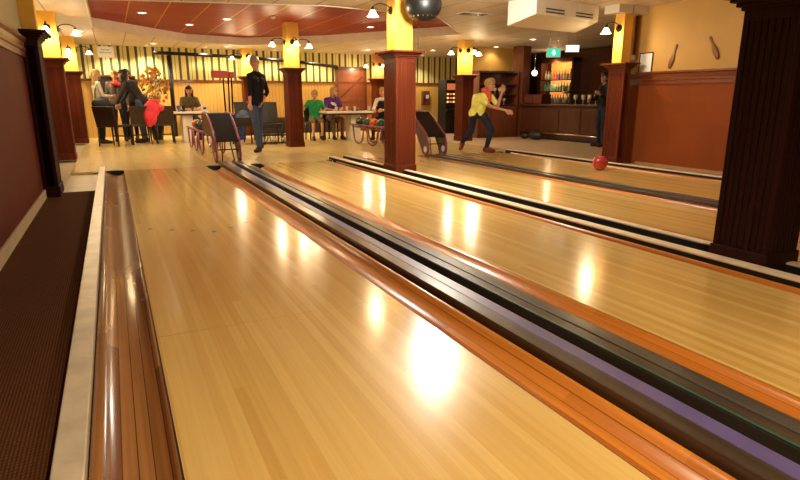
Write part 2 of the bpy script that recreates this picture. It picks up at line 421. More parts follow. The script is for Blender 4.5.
L3 = lane('bowling_lane', 'narrow-looking lane just beyond the pillars and the cream rails', 3.80, 4.84, 3.66, 4.945, (M['gutter'], M['gutter']))
L4 = lane('bowling_lane', 'farthest bowling lane with the red ball rolling on it', 5.44, 6.56, 5.25, 6.70, (M['gutter'], M['gutter']))
for x, y in ((.176,4.783), (.323,4.671), (.465,4.566), (.611,4.459), (.755,4.552), (.899,4.681), (1.045,4.774)):
    G().cyl((x,y,-.002), (x,y,.0012), .018, n=14).build('guide_dot', M['text_dark'], L1)
G().box(.07, 2.495, -.01, 1.20, 2.4975, .0004).build('bed_joint', M['gutter'], L1)
tag(G().box(-.250, YN, -.11, -.168, FY+.35, .035).build('border_board', M['white_board'], bevel=.004), 'long white painted board between the brown carpet and the nearest gutter', 'board')
def mouth_shade(x0, x1, parent):
    # black liner and half-moon plate paint the shade of the gutter mouth
    g = G(); N = 10
    g.box(x0+.004, FY-.298, -.115, x1-.004, FY-.003, -.09); g.box(x0+.004, FY-.010, -.09, x1-.004, FY-.003, -.001)
    pts = [(x0+(x1-x0)*i/N, FY+.10*math.sin(PI*i/N)) for i in range(N+1)]
    g.prism(pts, 'z', -.004, .0015)
    g.build('gutter_mouth_shade', M['black'], parent)
mouth_shade(-.163, .08, L1); mouth_shade(1.17, 1.405, L1); mouth_shade(1.815, 2.03, L2); mouth_shade(3.11, 3.214, L2)
mouth_shade(3.66, 3.80, L3); mouth_shade(4.83, 4.945, L3); mouth_shade(6.56, 6.72, L4)

# rails between lanes 2 and 3 and at the right
struct(G().box(3.217, YN, -.12, 3.66, FY, -.03).build('floor', M['black']))
def rail(x0, x1, y0, y1, label):
    t = thing('lane_rail', label, 'rail', ((x0+x1)/2, y0, -.03))
    h = (x1-x0)/2
    G().box(-h+.002, 0, 0, h-.002, y1-y0, .062).build('dark_side_board', M['black'], t)
    G().box(-h, 0, .062, h, y1-y0, .076).build('cream_top', M['rail'], t, bevel=.005)
    return t
rail(3.228, 3.325, YN, FY+.2, 'long cream rail passing in front of the pillars, nearer of the pair')
rail(3.525, 3.60, YN, 1.90, 'short cream rail end right of the big dark pillar')
rail(3.525, 3.60, 2.26, 7.04, 'cream rail running between the big dark pillar and the middle pillar')
rail(3.525, 3.60, 7.46, FY+.3, 'short cream rail behind the middle pillar')
struct(G().box(6.70, YN, -.12, 6.86, FY, -.03).build('floor', M['black']))
rail(6.77, 6.84, YN, FY, 'farthest cream rail along the right edge of the last lane')

# ball return tracks
def ball_track(x0, w_, label, yend=None):
    t = thing('ball_return_track', label, 'ball return track', (x0, 0, 0))
    k = w_/.39
    def s(a, b_, z, mat, nm, z0=-.11): return G().box(a*k, YN, z0, b_*k, yend or FY+.33, z).build(nm, mat, t, bevel=.004)
    s(.0, .075, .040, M['cap'], 'cover_board')
    s(.078, .150, .038, M['cap_strip' if yend else 'purple'], 'grey_strip' if yend else 'purple_strip')
    s(.152, .225, -.010, M['black'], 'track_groove')
    s(.226, .300, .036, M['cap'], 'cover_board')
    s(.2265, .240, .041, M['green_edge'], 'green_edge', .036)
    s(.300, .312, .010, M['black'], 'track_groove')
    s(.312, .388, .034, M['cap_strip'], 'cover_board')
    return t
ball_track(1.417, .39, 'long dark ball return track with a purple strip between the two nearest lanes')
ball_track(4.955, .29, 'far dark ball return track between the two farthest lanes', 8.86)

# ------------------------------------------------------------ sconces and pillars
LE = 19
def sconce(loc, d, label, out=.24, power=LE):
    """wall lamp: plate on the column, curved iron arm, glass shade"""
    t = thing('wall_sconce', label, 'wall lamp', loc, math.atan2(d[1], d[0]), 'iron sconces with white glass shades on the columns')
    G().cyl((0,0,0), (.015,0,0), .055, .05, 16).cyl((.015,0,0), (.03,0,0), .03, .02, 12).build('wall_plate', M['iron'], t)
    pts = []
    for i in range(13):
        a = PI*i/12
        pts.append((.02+out/2-out/2*math.cos(a), 0, .02+.055*math.sin(a)))
    g = G(); g.tube(pts, .008, 8)
    g.tube([(.03+.03*math.cos(a)*(1-a/9), 0, -.02+.03*math.sin(a)*(1-a/9)) for a in [k*.5 for k in range(13)]], .005, 6)
    arm = g.build('curved_arm', M['iron'], t)
    G().lathe([(.014,.045), (.02,.03), (.022,0)], (.02+out,0,-.01), 16).build('shade_holder', M['iron'], arm)
    x = .02+out

    prof = [(.020,0), (.030,-.012), (.044,-.035), (.055,-.06), (.070,-.078), (.078,-.082)]
    inner = [(r-.004, z-.001) for r, z in prof[::-1]]
    shd = G().lathe(prof+inner, (x,0,-.005), 24, cap=False).build('lamp_shade', M['shade'], t)
    G().ball((x,0,-.05), .022, 8).build('light_bulb', M['lamp_disc'], shd)
    point('sconce_light', (x,0,-.10), power, r=.05, parent=t)
    return t
def pillar(x0, y0, sx, sy, label, capz=1.60, uw=.26, mat='redwood', top=CZ, umat='yellow'):
    cxp, cyp = x0+sx/2, y0+sy/2
    t = thing('pillar', label, 'pillar', (cxp, cyp, 0))
    hx, hy = sx/2, sy/2; st = .035
    z0, z1 = .10, capz-.10
    m_ = M[mat]
    g = G()
    g.box(-hx+.012, -hy+.012, 0, hx-.012, hy-.012, z1)
    for a in (-1, 1):
        for c in (-1, 1):
            g.box(a*hx, c*hy, z0, a*(hx-st), c*(hy-st), z1)
    # beaded boards
    for half, other, ax in ((hx-st, hy, 'x'), (hy-st, hx, 'y')):
        nb = 7; bw = 2*half/nb
        for i in range(nb):
            a0 = -half+i*bw+.005; a1 = a0+bw-.010
            for sgn in (-1, 1):
                if ax == 'x': g.box(a0, sgn*(other-.014), z0, a1, sgn*(other-.004), z1-.05)
                else: g.box(sgn*(other-.014), a0, z0, sgn*(other-.004), a1, z1-.05)
    for sgn in (-1, 1):
        g.box(-hx+st, sgn*(hy-.014), z1-.06, hx-st, sgn*hy, z1); g.box(sgn*(hx-.014), -hy+st, z1-.06, sgn*hx, hy-st, z1)
    g.build('shaft', m_, t, bevel=.003)
    G().box(-hx-.012, -hy-.012, 0, hx+.012, hy+.012, .11).build('plinth', m_, t, bevel=.008)
    g = G()
    for dz, e in ((z1, .015), (z1+.02, .035), (z1+.045, .06), (z1+.065, .092)):
        g.box(-hx-e, -hy-e, dz, hx+e, hy+e, dz+.026)
    g.build('capital', M['redwood_x'] if mat == 'redwood' else m_, t, bevel=.005)
    u = uw/2; uy = uw/2
    G().box(-u, -uy, z1+.088, u, uy, top+.01).build('upper_column', M[umat], t, bevel=.004)
    return t, cxp, cyp, uw/2
def lamps(cx_, cy_, h, who, dirs, z=2.09, power=LE):
    nm = {(-1,0): 'left side', (0,-1): 'front', (1,0): 'right side'}
    for d in dirs:
        t = sconce((cx_+d[0]*h, cy_+d[1]*h, z), d, 'white glass sconce on %s of the %s' % (nm[d], who), power=power)
P = {}
P['A'] = pillar(3.41, 6.98, .30, .38, 'red-brown panelled pillar in the middle with the black round speaker above it', 1.62)
P['E'] = pillar(3.335, 1.90, .30, .34, 'big dark pillar at the right standing between the lanes', 1.59, mat='redwood_shaded')
P['B'] = pillar(3.31, 11.85, .30, .34, 'red-brown pillar right of the standing man in black', 1.62, top=TZ)
P['C'] = pillar(7.50, 11.75, .30, .34, 'red-brown pillar behind the girl in yellow', 1.55)
P['D'] = pillar(6.96, 6.43, .13, .31, 'red-brown pillar at the end of the terracotta wall', 1.53, uw=.18)
P['F'] = pillar(-.72, 6.86, .14, .44, 'dark slim pilaster against the left wall', 1.66, uw=.14, mat='redwood_shaded')
P['H'] = pillar(-.93, 10.95, .31, .34, 'dark red pillar at left, second from the camera', 1.64)
P['I'] = pillar(-.86, 15.0, .31, .34, 'farthest pillar at left beside the group of women', 1.60)
P['J'] = pillar(3.33, 16.3, .30, .34, 'far red-brown pillar directly behind the man in black', 1.60)
P['K'] = pillar(7.28, 16.3, .30, .34, 'far pillar next to the wooden door', 1.60, umat='orange_wall')
lamps(P['A'][1], P['A'][2], P['A'][3], 'middle pillar', [(-1,0)], z=2.12)
lamps(P['B'][1], P['B'][2], P['B'][3], 'pillar right of the man', [(-1,0), (0,-1), (1,0)], z=2.12)
lamps(P['C'][1], P['C'][2], P['C'][3], 'pillar behind the girl', [(-1,0), (0,-1), (1,0)])
lamps(P['D'][1], P['D'][2], P['D'][3], 'pillar by the terracotta wall', [(-1,0)], z=2.02)
lamps(P['H'][1], P['H'][2], P['H'][3], 'second left pillar', [(0,-1), (1,0)], z=2.09)
lamps(P['I'][1], P['I'][2], P['I'][3], 'farthest left pillar', [(0,-1), (1,0)], z=2.06)
lamps(P['J'][1], P['J'][2], P['J'][3], 'far pillar behind the man', [(-1,0), (0,-1)], z=2.12)
lamps(P['K'][1], P['K'][2], P['K'][3], 'far pillar next to the door', [(-1,0), (0,-1)], z=2.0)
lamps(-.65, 7.08, .07, 'slim left pilaster', [(1,0)], z=2.14) if False else None

# recessed downlights
def downlight(x, y, z, label, e=30, r=.07, ang=130, col=(1,.82,.55)):
    t = thing('downlight', label, 'ceiling light', (x, y, z), 0, 'recessed downlights')
    G().lathe([(r,0), (r+.018,0), (r+.018,-.008), (r,-.012)], n=24, cap=False).build('trim_ring', M['white'], t)
    G().lathe([(.001,-.002), (r,-.004)], n=24, cap=False).build('lamp_face', M['lamp_disc'], t)
    spot('downlight_light', (0,0,-.03), (0,0,-1), e, ang, col, parent=t)
DL = [(.68,11.8,TZ,'above the approach at left'), (1.65,13.2,TZ,'in the red tray over the far left'), (2.2,12.0,TZ,'in the red tray left of the pillar'),
      (5.2,11.9,TZ,'in the red tray right of the pillar'), (9.3,13.0,CZ,'above the wooden shelf wall'), (8.9,11.0,CZ,'before the bar'),
      (-.4,13.8,CZ,'beside the left pillars'), (1.1,16.0,CZ,'near the striped wall at left'), (2.9,16.0,CZ,'near the striped wall behind the man'),
      (4.9,15.6,CZ,'near the striped wall above the boy'), (6.6,15.3,CZ,'near the wooden door'), (8.3,14.6,CZ,'above the gaming machine')]
for x, y, z, wh in DL: downlight(x, y, z, 'round recessed downlight '+wh, 12 if 'bar' in wh or 'shelf' in wh else 50)
for x, y, e, wh in ((.15,16.6,80,'beside the hanging white sign'), (1.0,16.7,80,'above the bouquet'), (5.6,16.6,70,'left of the plank door'), (9.0,16.5,60,'above the wall telephone'), (2.4,16.6,60,'above the red topped stand'), (4.3,16.6,70,'right of the far pillar')):
    downlight(x, y, CZ, 'small recessed spotlight washing the striped wall '+wh, e, .05)
# added fill lamps for the lanes, unseen (above / behind the frame)
for x, y, e, wh in ((1.0,-.1,185,'nearest lane'), (5.4,3.5,16,'two far lanes')):
    downlight(x, y, CZ, 'added unseen fill lamp above the '+wh, e, .11, 150)

t = thing('globe_lamp', 'bright white round lamp under the ceiling in front of the middle pillar', 'ceiling light', (3.35, 5.75, CZ))
G().lathe([(.001,0), (.09,0), (.09,-.03), (.001,-.03)], n=24).build('mount', M['white'], t)
G().lathe([(.001,-.13), (.08,-.12), (.14,-.09), (.17,-.05), (.17,-.03), (.001,-.03)], n=28).build('lamp_bowl', emit('bowl_glass', (1,.88,.68), 15), t)
point('globe_light', (0,0,-.20), 150, (1,.93,.80), .12, t)
for x, y in ((.65,10.0),): downlight(x, y, TZ, 'round recessed downlight at the near left corner of the red tray', 30)

# ------------------------------------------------------------ ceiling equipment
t = thing('air_conditioner', 'large white ceiling unit with slots hanging at upper right', 'air conditioner', (5.85, 6.8, 2.0))
o0 = Vector((5.85, 6.8, 2.0))
bot = [(5.22,6.42,2.10), (6.60,6.68,2.10), (6.66,7.22,2.0), (5.17,6.98,2.0)]
G().hexa([tuple(Vector(p)-o0) for p in bot] + [(p[0]-o0.x, p[1]-o0.y, CZ-o0.z) for p in bot]).build('housing', M['ac_white'], t, bevel=.012)
ex = Vector((1.38,.26,0)).normalized(); nrm = Vector((.26,-1.38,0)).normalized()
for u0, u1 in ((.20,.60), (.86,1.26)):
    for z in (.135, .175):
        g = G()
        a = Vector((5.22,6.42,0))+ex*u0-nrm*.004-Vector((o0.x,o0.y,0)); b_ = a+ex*(u1-u0); q = nrm*.010
        g.hexa([tuple(a+Vector((0,0,z))), tuple(b_+Vector((0,0,z))), tuple(b_+q+Vector((0,0,z))), tuple(a+q+Vector((0,0,z))),
                tuple(a+Vector((0,0,z+.016))), tuple(b_+Vector((0,0,z+.016))), tuple(b_+q+Vector((0,0,z+.016))), tuple(a+q+Vector((0,0,z+.016)))])
        g.build('vent_slot', M['black'], t)

t = thing('speaker', 'black round speaker hanging at the top of the middle pillar', 'speaker', (3.69, 6.76, 2.12))
G().lathe([(.001,-.165), (.08,-.16), (.15,-.13), (.20,-.08), (.228,-.02), (.235,.05), (.22,.14), (.20,.16), (.001,.16)], n=36).build('housing', M['gloss_black'], t)
g = G()
for k in range(18):
    a = 2*PI*k/18; g.box(.172*math.cos(a)-.005, .172*math.sin(a)-.005, -.120, .172*math.cos(a)+.005, .172*math.sin(a)+.005, -.104)
g.build('rivets', M['chrome'], t)
G().box(-.02,-.02,.15, .02,.02,.205).build('bracket', M['iron'], t)

def vent(x, y, z, w_, d, label, rz=0):
    t = thing('air_vent', label, 'vent', (x,y,z), rz)
    G().box(-w_/2,-d/2,-.012, w_/2,d/2,0).build('frame', M['riser'], t, bevel=.003)
    g = G()
    for i in range(6): g.box(-w_/2+.02, -d/2+.02+i*(d-.04)/6, -.016, w_/2-.02, -d/2+.02+(i+.55)*(d-.04)/6, -.010)
    g.build('slats', M['iron'], t)
vent(5.4, 8.2, CZ, .5, .25, 'square dark-slatted ceiling vent between speaker and white unit')
t = thing('smoke_detector', 'small white smoke detector on the red ceiling', 'smoke detector', (2.9, 11.2, TZ))
G().lathe([(.001,-.05), (.03,-.048), (.05,-.03), (.055,0), (.001,0)], n=20).build('body', M['white'], t)

# hanging sign at left
t = thing('hanging_sign', 'white sign with two lines of print hanging over the group of women', 'sign', (.03, 16.2, 2.10))
G().box(-.18,-.012,-.13, .18,.012,.13).build('board', M['glass_white'], t, bevel=.003)
for x in (-.15, .15): G().cyl((x,0,.13), (x,0,.23), .003, n=6).build('hanger', M['iron'], t)
g = G()
for z, ws in ((.035, (.03,.022,.026,.02,.03)), (-.03, (.026,.03,.02,.026,.03,.024,.028))):
    x = -.095 if z > 0 else -.135
    for k, w_ in enumerate(ws):
        g.box(x, -.016, z, x+.008, -.0125, z+.034)
        g.box(x, -.016, z+.026*((k+1) % 2), x+w_, -.0125, z+.008+.026*((k+1) % 2))
        g.box(x+w_-.007, -.016, z+.008*(k % 3), x+w_, -.0125, z+.034)
        x += w_+.012
g.build('print', M['text_dark'], t)

# exit sign pair
t = thing('exit_sign', 'green emergency exit sign with white downward arrow hanging before the bar', 'sign', (7.80, 9.0, 1.86), -.42, scale=.82)
G().box(-.17,-.02,-.11, .17,.02,.11).build('housing', M['white'], t, bevel=.005)
G().box(-.15,-.024,-.09, .15,-.0205,.09).build('green_face', M['exit_green'], t)
g = G(); g.prism([(-.02,.06), (.02,.06), (.02,0), (.055,0), (0,-.06), (-.055,0), (-.02,0)], 'y', -.027, -.0245); g.build('arrow', M['exit_white'], t)
for x in (-.1,.1): G().cyl((x,0,.11), (x,0,.56), .004, n=6).build('hanger', M['chrome'], t)
t = thing('hanging_sign', 'small white lit sign hanging right of the green exit sign', 'sign', (8.22, 8.95, 1.95), -.42, scale=.82)
G().box(-.17,-.02,-.09, .17,.02,.09).build('housing', M['white'], t, bevel=.005)
G().box(-.15,-.024,-.07, .15,-.0205,.07).build('lit_face', M['exit_white'], t)
for x in (-.1,.1): G().cyl((x,0,.09), (x,0,.45), .004, n=6).build('hanger', M['chrome'], t)

# right wall: notice, two wooden pins, conduit
t = thing('framed_notice', 'small framed white notice on the yellow right wall', 'notice', (7.35, 6.50, 1.52))
g = G()
for a in ((-.012,-.125,-.155,0,-.11,.155), (-.012,.11,-.155,0,.125,.155), (-.012,-.125,-.155,0,.125,-.14), (-.012,-.125,.14,0,.125,.155)): g.box(*a)
g.build('frame', M['iron'], t); G().box(-.006,-.11,-.14, 0,.11,.14).build('paper', M['glass_white'], t)
t.location = (7.349, 6.39, 1.52)
def wall_pin(y, z, rot, label):
    t = thing('wooden_bowling_pin', label, 'wall decoration', (7.345, y, z), 0)
    t.rotation_euler = (rot, 0, 0)
    prof = [(.001,-.19), (.03,-.185), (.048,-.12), (.055,-.06), (.045,0), (.026,.06), (.019,.10), (.027,.14), (.028,.165), (.018,.19), (.001,.195)]
    g = G(); g.lathe([(r*.78, z*.9) for r, z in prof], n=20)
    for v in g.bm.verts: v.co.x = -.001 + min(0, v.co.x)*.5
    g.build('pin_body', M['pin_brown'], t)
wall_pin(5.92, 1.585, .28, 'brown wooden bowling pin on the yellow wall, left of the two')
wall_pin(5.29, 1.66, -.50, 'brown wooden bowling pin on the yellow wall, right of the two, nearer the dark pillar')
t = thing('conduit_pipe', 'brown vertical pipe on the wall beside the framed notice', 'pipe', (7.32, 6.80, 1.5))
t.location = (7.325, 6.62, 1.60)
G().cyl((0,0,0), (0,0,.73), .02).build('pipe', M['brown_metal'], t)
G().box(-.02,-.03,-.02,.02,.03,.05).build('junction_box', M['white'], t)

# ------------------------------------------------------------ bar
struct(G().box(8.47, 12.5, -.12, 9.75, 13.2, -.001).build('floor', M['floor_bar']))
t = thing('shelf_unit', 'brown wooden wall unit with open shelves left of the bar', 'shelf', (9.08, 12.85, 0))
g = G(); g.box(-.63,.05,.0, .63,.34,1.66)
g.build('back_panel', M['brownwall'], t)
G().box(-.63,-.36,0, .63,.05,.80).build('cupboard', M['brownwall'], t, bevel=.006)
for i in range(3):
    cd = G().box(-.60+i*.41,-.375,.08, -.23+i*.41,-.36,.74).build('cupboard_door', M['brownwall'], t, bevel=.006)
    G().cyl((-.26+i*.41,-.395,.5), (-.26+i*.41,-.375,.5), .012).build('door_knob', M['chrome'], cd)
for z in (.82, 1.08, 1.34): G().box(-.61,-.33,z, .61,.05,z+.025).build('shelf_board', M['bar_wood'], t)
for xa in (-.63, .60): G().box(xa,-.36,.80, xa+.03,.05,1.66).build('side_panel', M['brownwall'], t)
G().box(-.65,-.38,1.64, .65,.34,1.69).build('top_board', M['bar_wood'], t, bevel=.006)
for i, x in enumerate((8.75, 8.9, 9.05, 9.2, 9.35)):
    for z in (.848, 1.108):
        tag(G().lathe([(.001,0), (.03,0), (.006,.01), (.006,.07), (.04,.10), (.045,.16), (.04,.16), (.001,.09)], n=14).build('glass', M['bottle_clear'], loc=(x, 12.62, z)),
            'clear glass on the open shelves left of the bar', 'glass', 'glasses on the wooden shelf unit')
tag(G().box(9.76, 12.4, 0, 10.0, 12.85, CZ).build('wood_column', M['brownwall'], bevel=.008), 'tall flat brown wooden column between shelf unit and bar', 'column')

t = thing('bar_counter', 'long dark brown wooden bar counter', 'bar', (9.95, 11.05, 0))
G().box(-.22,-1.65,.05, .22,1.33,.82).build('front', M['bar_wood'], t, bevel=.006)
for i in range(4): G().box(-.235,-1.6+i*.72,.12, -.22,-.98+i*.72,.76).build('front_panel', M['bar_wood'], t, bevel=.006)
G().box(-.30,-1.72,.82, .28,1.33,.865).build('counter_top', M['bar_wood'], t, bevel=.008)
G().box(-.20,-1.62,0, .20,1.3,.05).build('plinth', M['black'], t)
G().cyl((-.26,-1.55,.16), (-.26,1.25,.16), .018).build('foot_rail', M['chrome'], t)
t = thing('bar_cabinet', 'low brown cabinet on the left end of the bar counter', 'cabinet', (9.95, 12.0, .865))
G().box(-.15,-.36,0, .15,.36,.24).build('body', M['bar_wood'], t, bevel=.006)
G().box(-.165,-.34,.02, -.15,-.01,.22).build('cabinet_door', M['brownwall'], t, bevel=.004)
G().box(-.165,.01,.02, -.15,.34,.22).build('cabinet_door', M['brownwall'], t, bevel=.004)

# back bar
t = thing('back_bar', 'lit orange back bar cabinet with bottle shelves', 'back bar', (11.55, 12.5, 0))
BBX = 11.55
G().box(.25,-3.2,0, .34,1.75,2.1).build('back_panel', M['bar_wood'], t)
G().box(.238,.10,1.0, .249,1.15,2.0).build('glow_panel', M['bar_glow'], t)
G().box(-.05,.0,0, .25,1.3,.85).build('base_cupboard', M['bar_wood'], t)
for z in (.85, 1.18, 1.50): G().box(-.03,.02,z, .24,1.25,z+.025).build('shelf_board', M['bar_wood'], t)
G().box(-.05,-.06,0, .25,.0,2.1).box(-.05,1.25,0, .25,1.42,2.1).box(-.05,-.06,2.0, .25,1.42,2.1).build('frame', M['bar_wood'], t, bevel=.006)
point('bar_light', (11.45, 13.15, 1.97), 6, (1,.62,.3), .04)
point('bar_light', (11.45, 13.15, 1.46), 3, (1,.8,.5), .03)
bm_ = ['bottle_clear', 'bottle_green', 'bottle_red', 'bottle_blue', 'bottle_clear', 'bottle_green']
kinds = {'bottle_clear': 'clear', 'bottle_green': 'green', 'bottle_red': 'red', 'bottle_blue': 'blue'}
bprof = [(.001,0), (.034,0), (.036,.01), (.036,.15), (.03,.18), (.013,.21), (.012,.27), (.015,.272), (.015,.285), (.001,.285)]
protos = {}
for si, z in enumerate((.876, 1.206, 1.526)):
    for i in range(10):
        y = 12.6+i*.115
        k = bm_[(i*5+si*3+i//3) % 6] if si != 1 else 'bottle_green'
        if si == 0: k = 'bottle_clear' if i % 3 else 'bottle_green'
        if k not in protos:
            o = G().lathe(bprof, n=14).build('bottle', M[k]); protos[k] = o
        else:
            o = protos[k].copy(); COL.objects.link(o)
        s_ = random.uniform(.8, 1.0); o.scale = (1,1,s_); o.location = (11.58, y, z)
        nm = ['bottom', 'middle', 'top'][si]
        tag(o, '%s bottle on the %s shelf of the lit back bar' % (kinds[k], nm), 'bottle', '%s bottles on the %s back bar shelf' % (kinds[k], nm))
# wall globe lamp
t = thing('globe_lamp', 'round white globe lamp left of the lit back bar', 'lamp', (9.90, 12.10, 1.64))
G().ball((0,0,0), .075, 12).build('globe', emit('globe', (1,.92,.78), 1.6), t)
G().cyl((0,0,.07), (0,0,.71), .006).build('hanging_rod', M['chrome'], t)
# glasses rack and taps on counter
for i, (y, k) in enumerate(((9.75, 0), (9.95, 1), (10.15, 0), (10.35, 1), (10.6, 0))):
    tag(G().lathe([(.001,0), (.035,0), (.006,.012), (.006,.09), (.045,.13), (.05,.22), (.045,.22), (.001,.12)], n=16).build('wine_glass', M['bottle_clear'], loc=(9.95, y, .865)),
        'clear stemmed glass standing on the bar counter', 'glass', 'glasses on the bar counter')
t = thing('beer_tap', 'chrome beer tap column on the bar counter', 'beer tap', (9.9, 10.85, .865))
G().cyl((0,0,0), (0,0,.28), .03).build('column', M['chrome'], t)
G().cyl((-.13,0,.28), (.13,0,.28), .03).build('head', M['chrome'], t)
for x in (-.08, .08): G().cyl((x,0,.30), (x,-.01,.42), .012, .016).build('handle', M['black'], t)
# black bags on the floor before the bar
t = thing('duffel_bag', 'black bag lying on the floor against the bar', 'bag', (9.42, 11.35, 0), PI/2)
g = G(); g.ball((0,0,.10), .1, 12, (2.6,1.1,1.0)); g.ball((.42,0,.07), .07, 10, (1.8,1.1,1)); g.build('bag_body', M['chair_black'], t)
g = G(); g.tube([(-.12,-.06,.18), (-.08,-.07,.25), (.02,-.07,.27), (.10,-.06,.18)], .008, 6); g.build('strap', M['black'], t)

# ------------------------------------------------------------ back wall furniture
DX0, DX1 = 6.35, 7.22
t = thing('plank_door', 'reddish brown boarded door with a diagonal brace on the back wall', 'door', ((DX0+DX1)/2, BY, 0))
hw = (DX1-DX0)/2
G().box(-hw-.08,-.06,0, -hw,-.001,1.92).box(hw,-.06,0, hw+.08,-.001,1.92).box(-hw-.08,-.06,1.84, hw+.08,-.001,1.95).build('door_frame', M['brownwall'], t, bevel=.006)
leaf = G().box(-hw,-.035,0, hw,-.001,1.84).build('door_leaf', M['door_wood'], t)
g = G()
for z in (.1, .9, 1.68): g.box(-hw,-.055,z, hw,-.035,z+.11)
g.build('ledge', M['door_wood'], t, bevel=.003)
g = G(); g.prism([(-hw+.02,1.02), (-hw+.12,1.02), (hw-.02,1.66), (hw-.12,1.66)], 'y', -.052, -.036); g.build('diagonal_brace', M['brownwall'], t)
G().cyl((hw-.1,-.07,.95), (hw-.1,-.035,.95), .02).build('door_handle', M['chrome'], leaf)

# black lamp beam on posts in front of striped wall
def beam_path(pts, label):
    t = thing('black_beam', label, 'beam', (pts[0][0], pts[0][1], 0))
    g = G(); g.tube([(x-pts[0][0], y-pts[0][1], z) for x, y, z in pts], .045, 8); g.build('beam', M['iron'], t)
    return t
t = beam_path([(1.15,16.7,2.16), (2.4,16.7,2.14), (3.9,16.7,2.09), (5.1,16.7,2.02), (6.2,16.7,1.92)], 'long dark beam running in front of the striped wallpaper')
G().cyl((.35,0,0), (.35,0,2.1), .055).build('post', M['iron'], t)

# banquettes along the back wall
t = thing('bench_seat', 'long dark low bench along the yellow boarded wall', 'bench', (2.6, 16.90, 0))
G().box(-.9,-.13,0, 3.4,.17,.38).build('base', M['chair_brown'], t)
G().box(-.9,-.15,.38, 3.4,.17,.46).build('seat', M['chair_black'], t, bevel=.02)
t = thing('wall_cabinet', 'dark board with small shelf on the striped wall behind the women', 'shelf', (.15, BY, 1.35))
G().box(-.5,-.10,-.20, .5,-.001,.20).build('body', M['chair_brown'], t, bevel=.005)
G().box(-.52,-.14,.20, .52,-.001,.24).build('shelf_board', M['brownwall'], t)

# ------------------------------------------------------------ tall tables
def tall_table(x, y, w_, d, label):
    t = thing('standing_table', label, 'table', (x, y, 0))
    G().box(-w_/2,-d/2,.655, w_/2,d/2,.70).build('tabletop', M['table_white'], t, bevel=.008)
    G().box(-w_/2+.01,-d/2+.01,.62, w_/2-.01,d/2-.01,.655).build('apron', M['chair_brown'], t)
    G().box(.04,-d/2+.1,0, .28,d/2-.1,.62).build('leg', M['table_white'], t, bevel=.006)
    return t
tall_table(1.42, 14.6, 1.30, .62, 'white-topped table with a slab leg behind the left ball rack')
tall_table(5.15, 13.3, 1.2, .6, 'white-topped table with a slab leg in front of the boy in green')

def chair(x, y, rz, label, mat='chair_brown', group=None, h=.84, wd=.42, seat=.44):
    t = thing('chair', label, 'chair', (x, y, 0), rz, group)
    a = wd/2
    G().box(-a,-a,seat-.04, a,a,seat).build('seat', M[mat], t, bevel=.012)
    g = G()
    g.hexa([(-a,a-.04,seat), (a,a-.04,seat), (a,a,seat), (-a,a,seat), (-a,a+.06,h), (a,a+.06,h), (a,a+.09,h), (-a,a+.09,h)])
    g.build('backrest', M[mat], t, bevel=.01)
    for sx_, sy_ in ((-1,-1), (1,-1), (-1,1), (1,1)):
        G().cyl((sx_*(a-.03), sy_*(a-.03), seat-.04), (sx_*(a-.02), sy_*(a-.01), 0), .022, .016, 10).build('leg', M[mat], t)
    G().box(-a+.03,-a+.02,.18, a-.03,-a+.04,.205).build('stretcher', M[mat], t)
    return t
chair(.02, 14.0, PI*.80, 'dark brown chair standing in front of the blonde woman', wd=.50)
chair(.54, 14.2, PI*1.02, 'dark brown chair standing in front of the dark haired woman', wd=.42)
chair(1.05, 14.25, PI, 'dark chair with the pink jacket hung over it', wd=.4)
chair(1.78, 15.45, 0, 'dark chair under the seated woman behind the left table', wd=.42)
chair(2.92, 14.05, .15, 'black chair between rack and pillar, left one', 'chair_black', wd=.46, h=.92)
chair(3.30, 13.40, 0, 'black chair left of the pillar with the standing man in front', 'chair_black', wd=.46, h=.92)
chair(4.55, 13.95, 0, 'dark chair under the boy in the green shirt', 'chair_brown')
chair(5.05, 14.0, 0, 'dark chair under the person in the purple shirt', 'chair_brown')
chair(6.15, 13.3, -.9, 'dark chair under the woman in the black vest', 'chair_brown')
# lattice bench front right of the man
t = thing('wire_rack', 'low dark wire rack on the floor behind the man in jeans', 'rack', (3.22, 12.70, 0), 0)
g = G()
for z in (.03, .2, .38): g.tube([(-.38,0,z), (.38,0,z)], .010, 6); g.tube([(-.38,.25,z), (.38,.25,z)], .010, 6)
for i in range(7):
    x = -.38+i*.127
    g.tube([(x,0,.0), (x,0,.40)], .008, 6); g.tube([(x,.25,0), (x,.25,.40)], .008, 6)
    if i < 6: g.tube([(x,0,.03), (x+.127,0,.20)], .006, 6); g.tube([(x+.127,0,.20), (x,0,.38)], .006, 6)
for x in (-.38,.38):
    for z in (.03,.38): g.tube([(x,0,z), (x,.25,z)], .010, 6)
g.build('wire_frame', M['iron'], t)
for x, s_ in ((-.25,1), (-.02,1), (.2,1)):
    tag(G().ball((0,0,0), .055, 8, (1.0,2.0,.8)).build('shoe', M['white' if x < .1 else 'bottle_clear'], loc=(3.22+x, 12.82, .10)), 'pale bowling shoe inside the low wire rack', 'shoe', 'pale shoes in the wire rack')
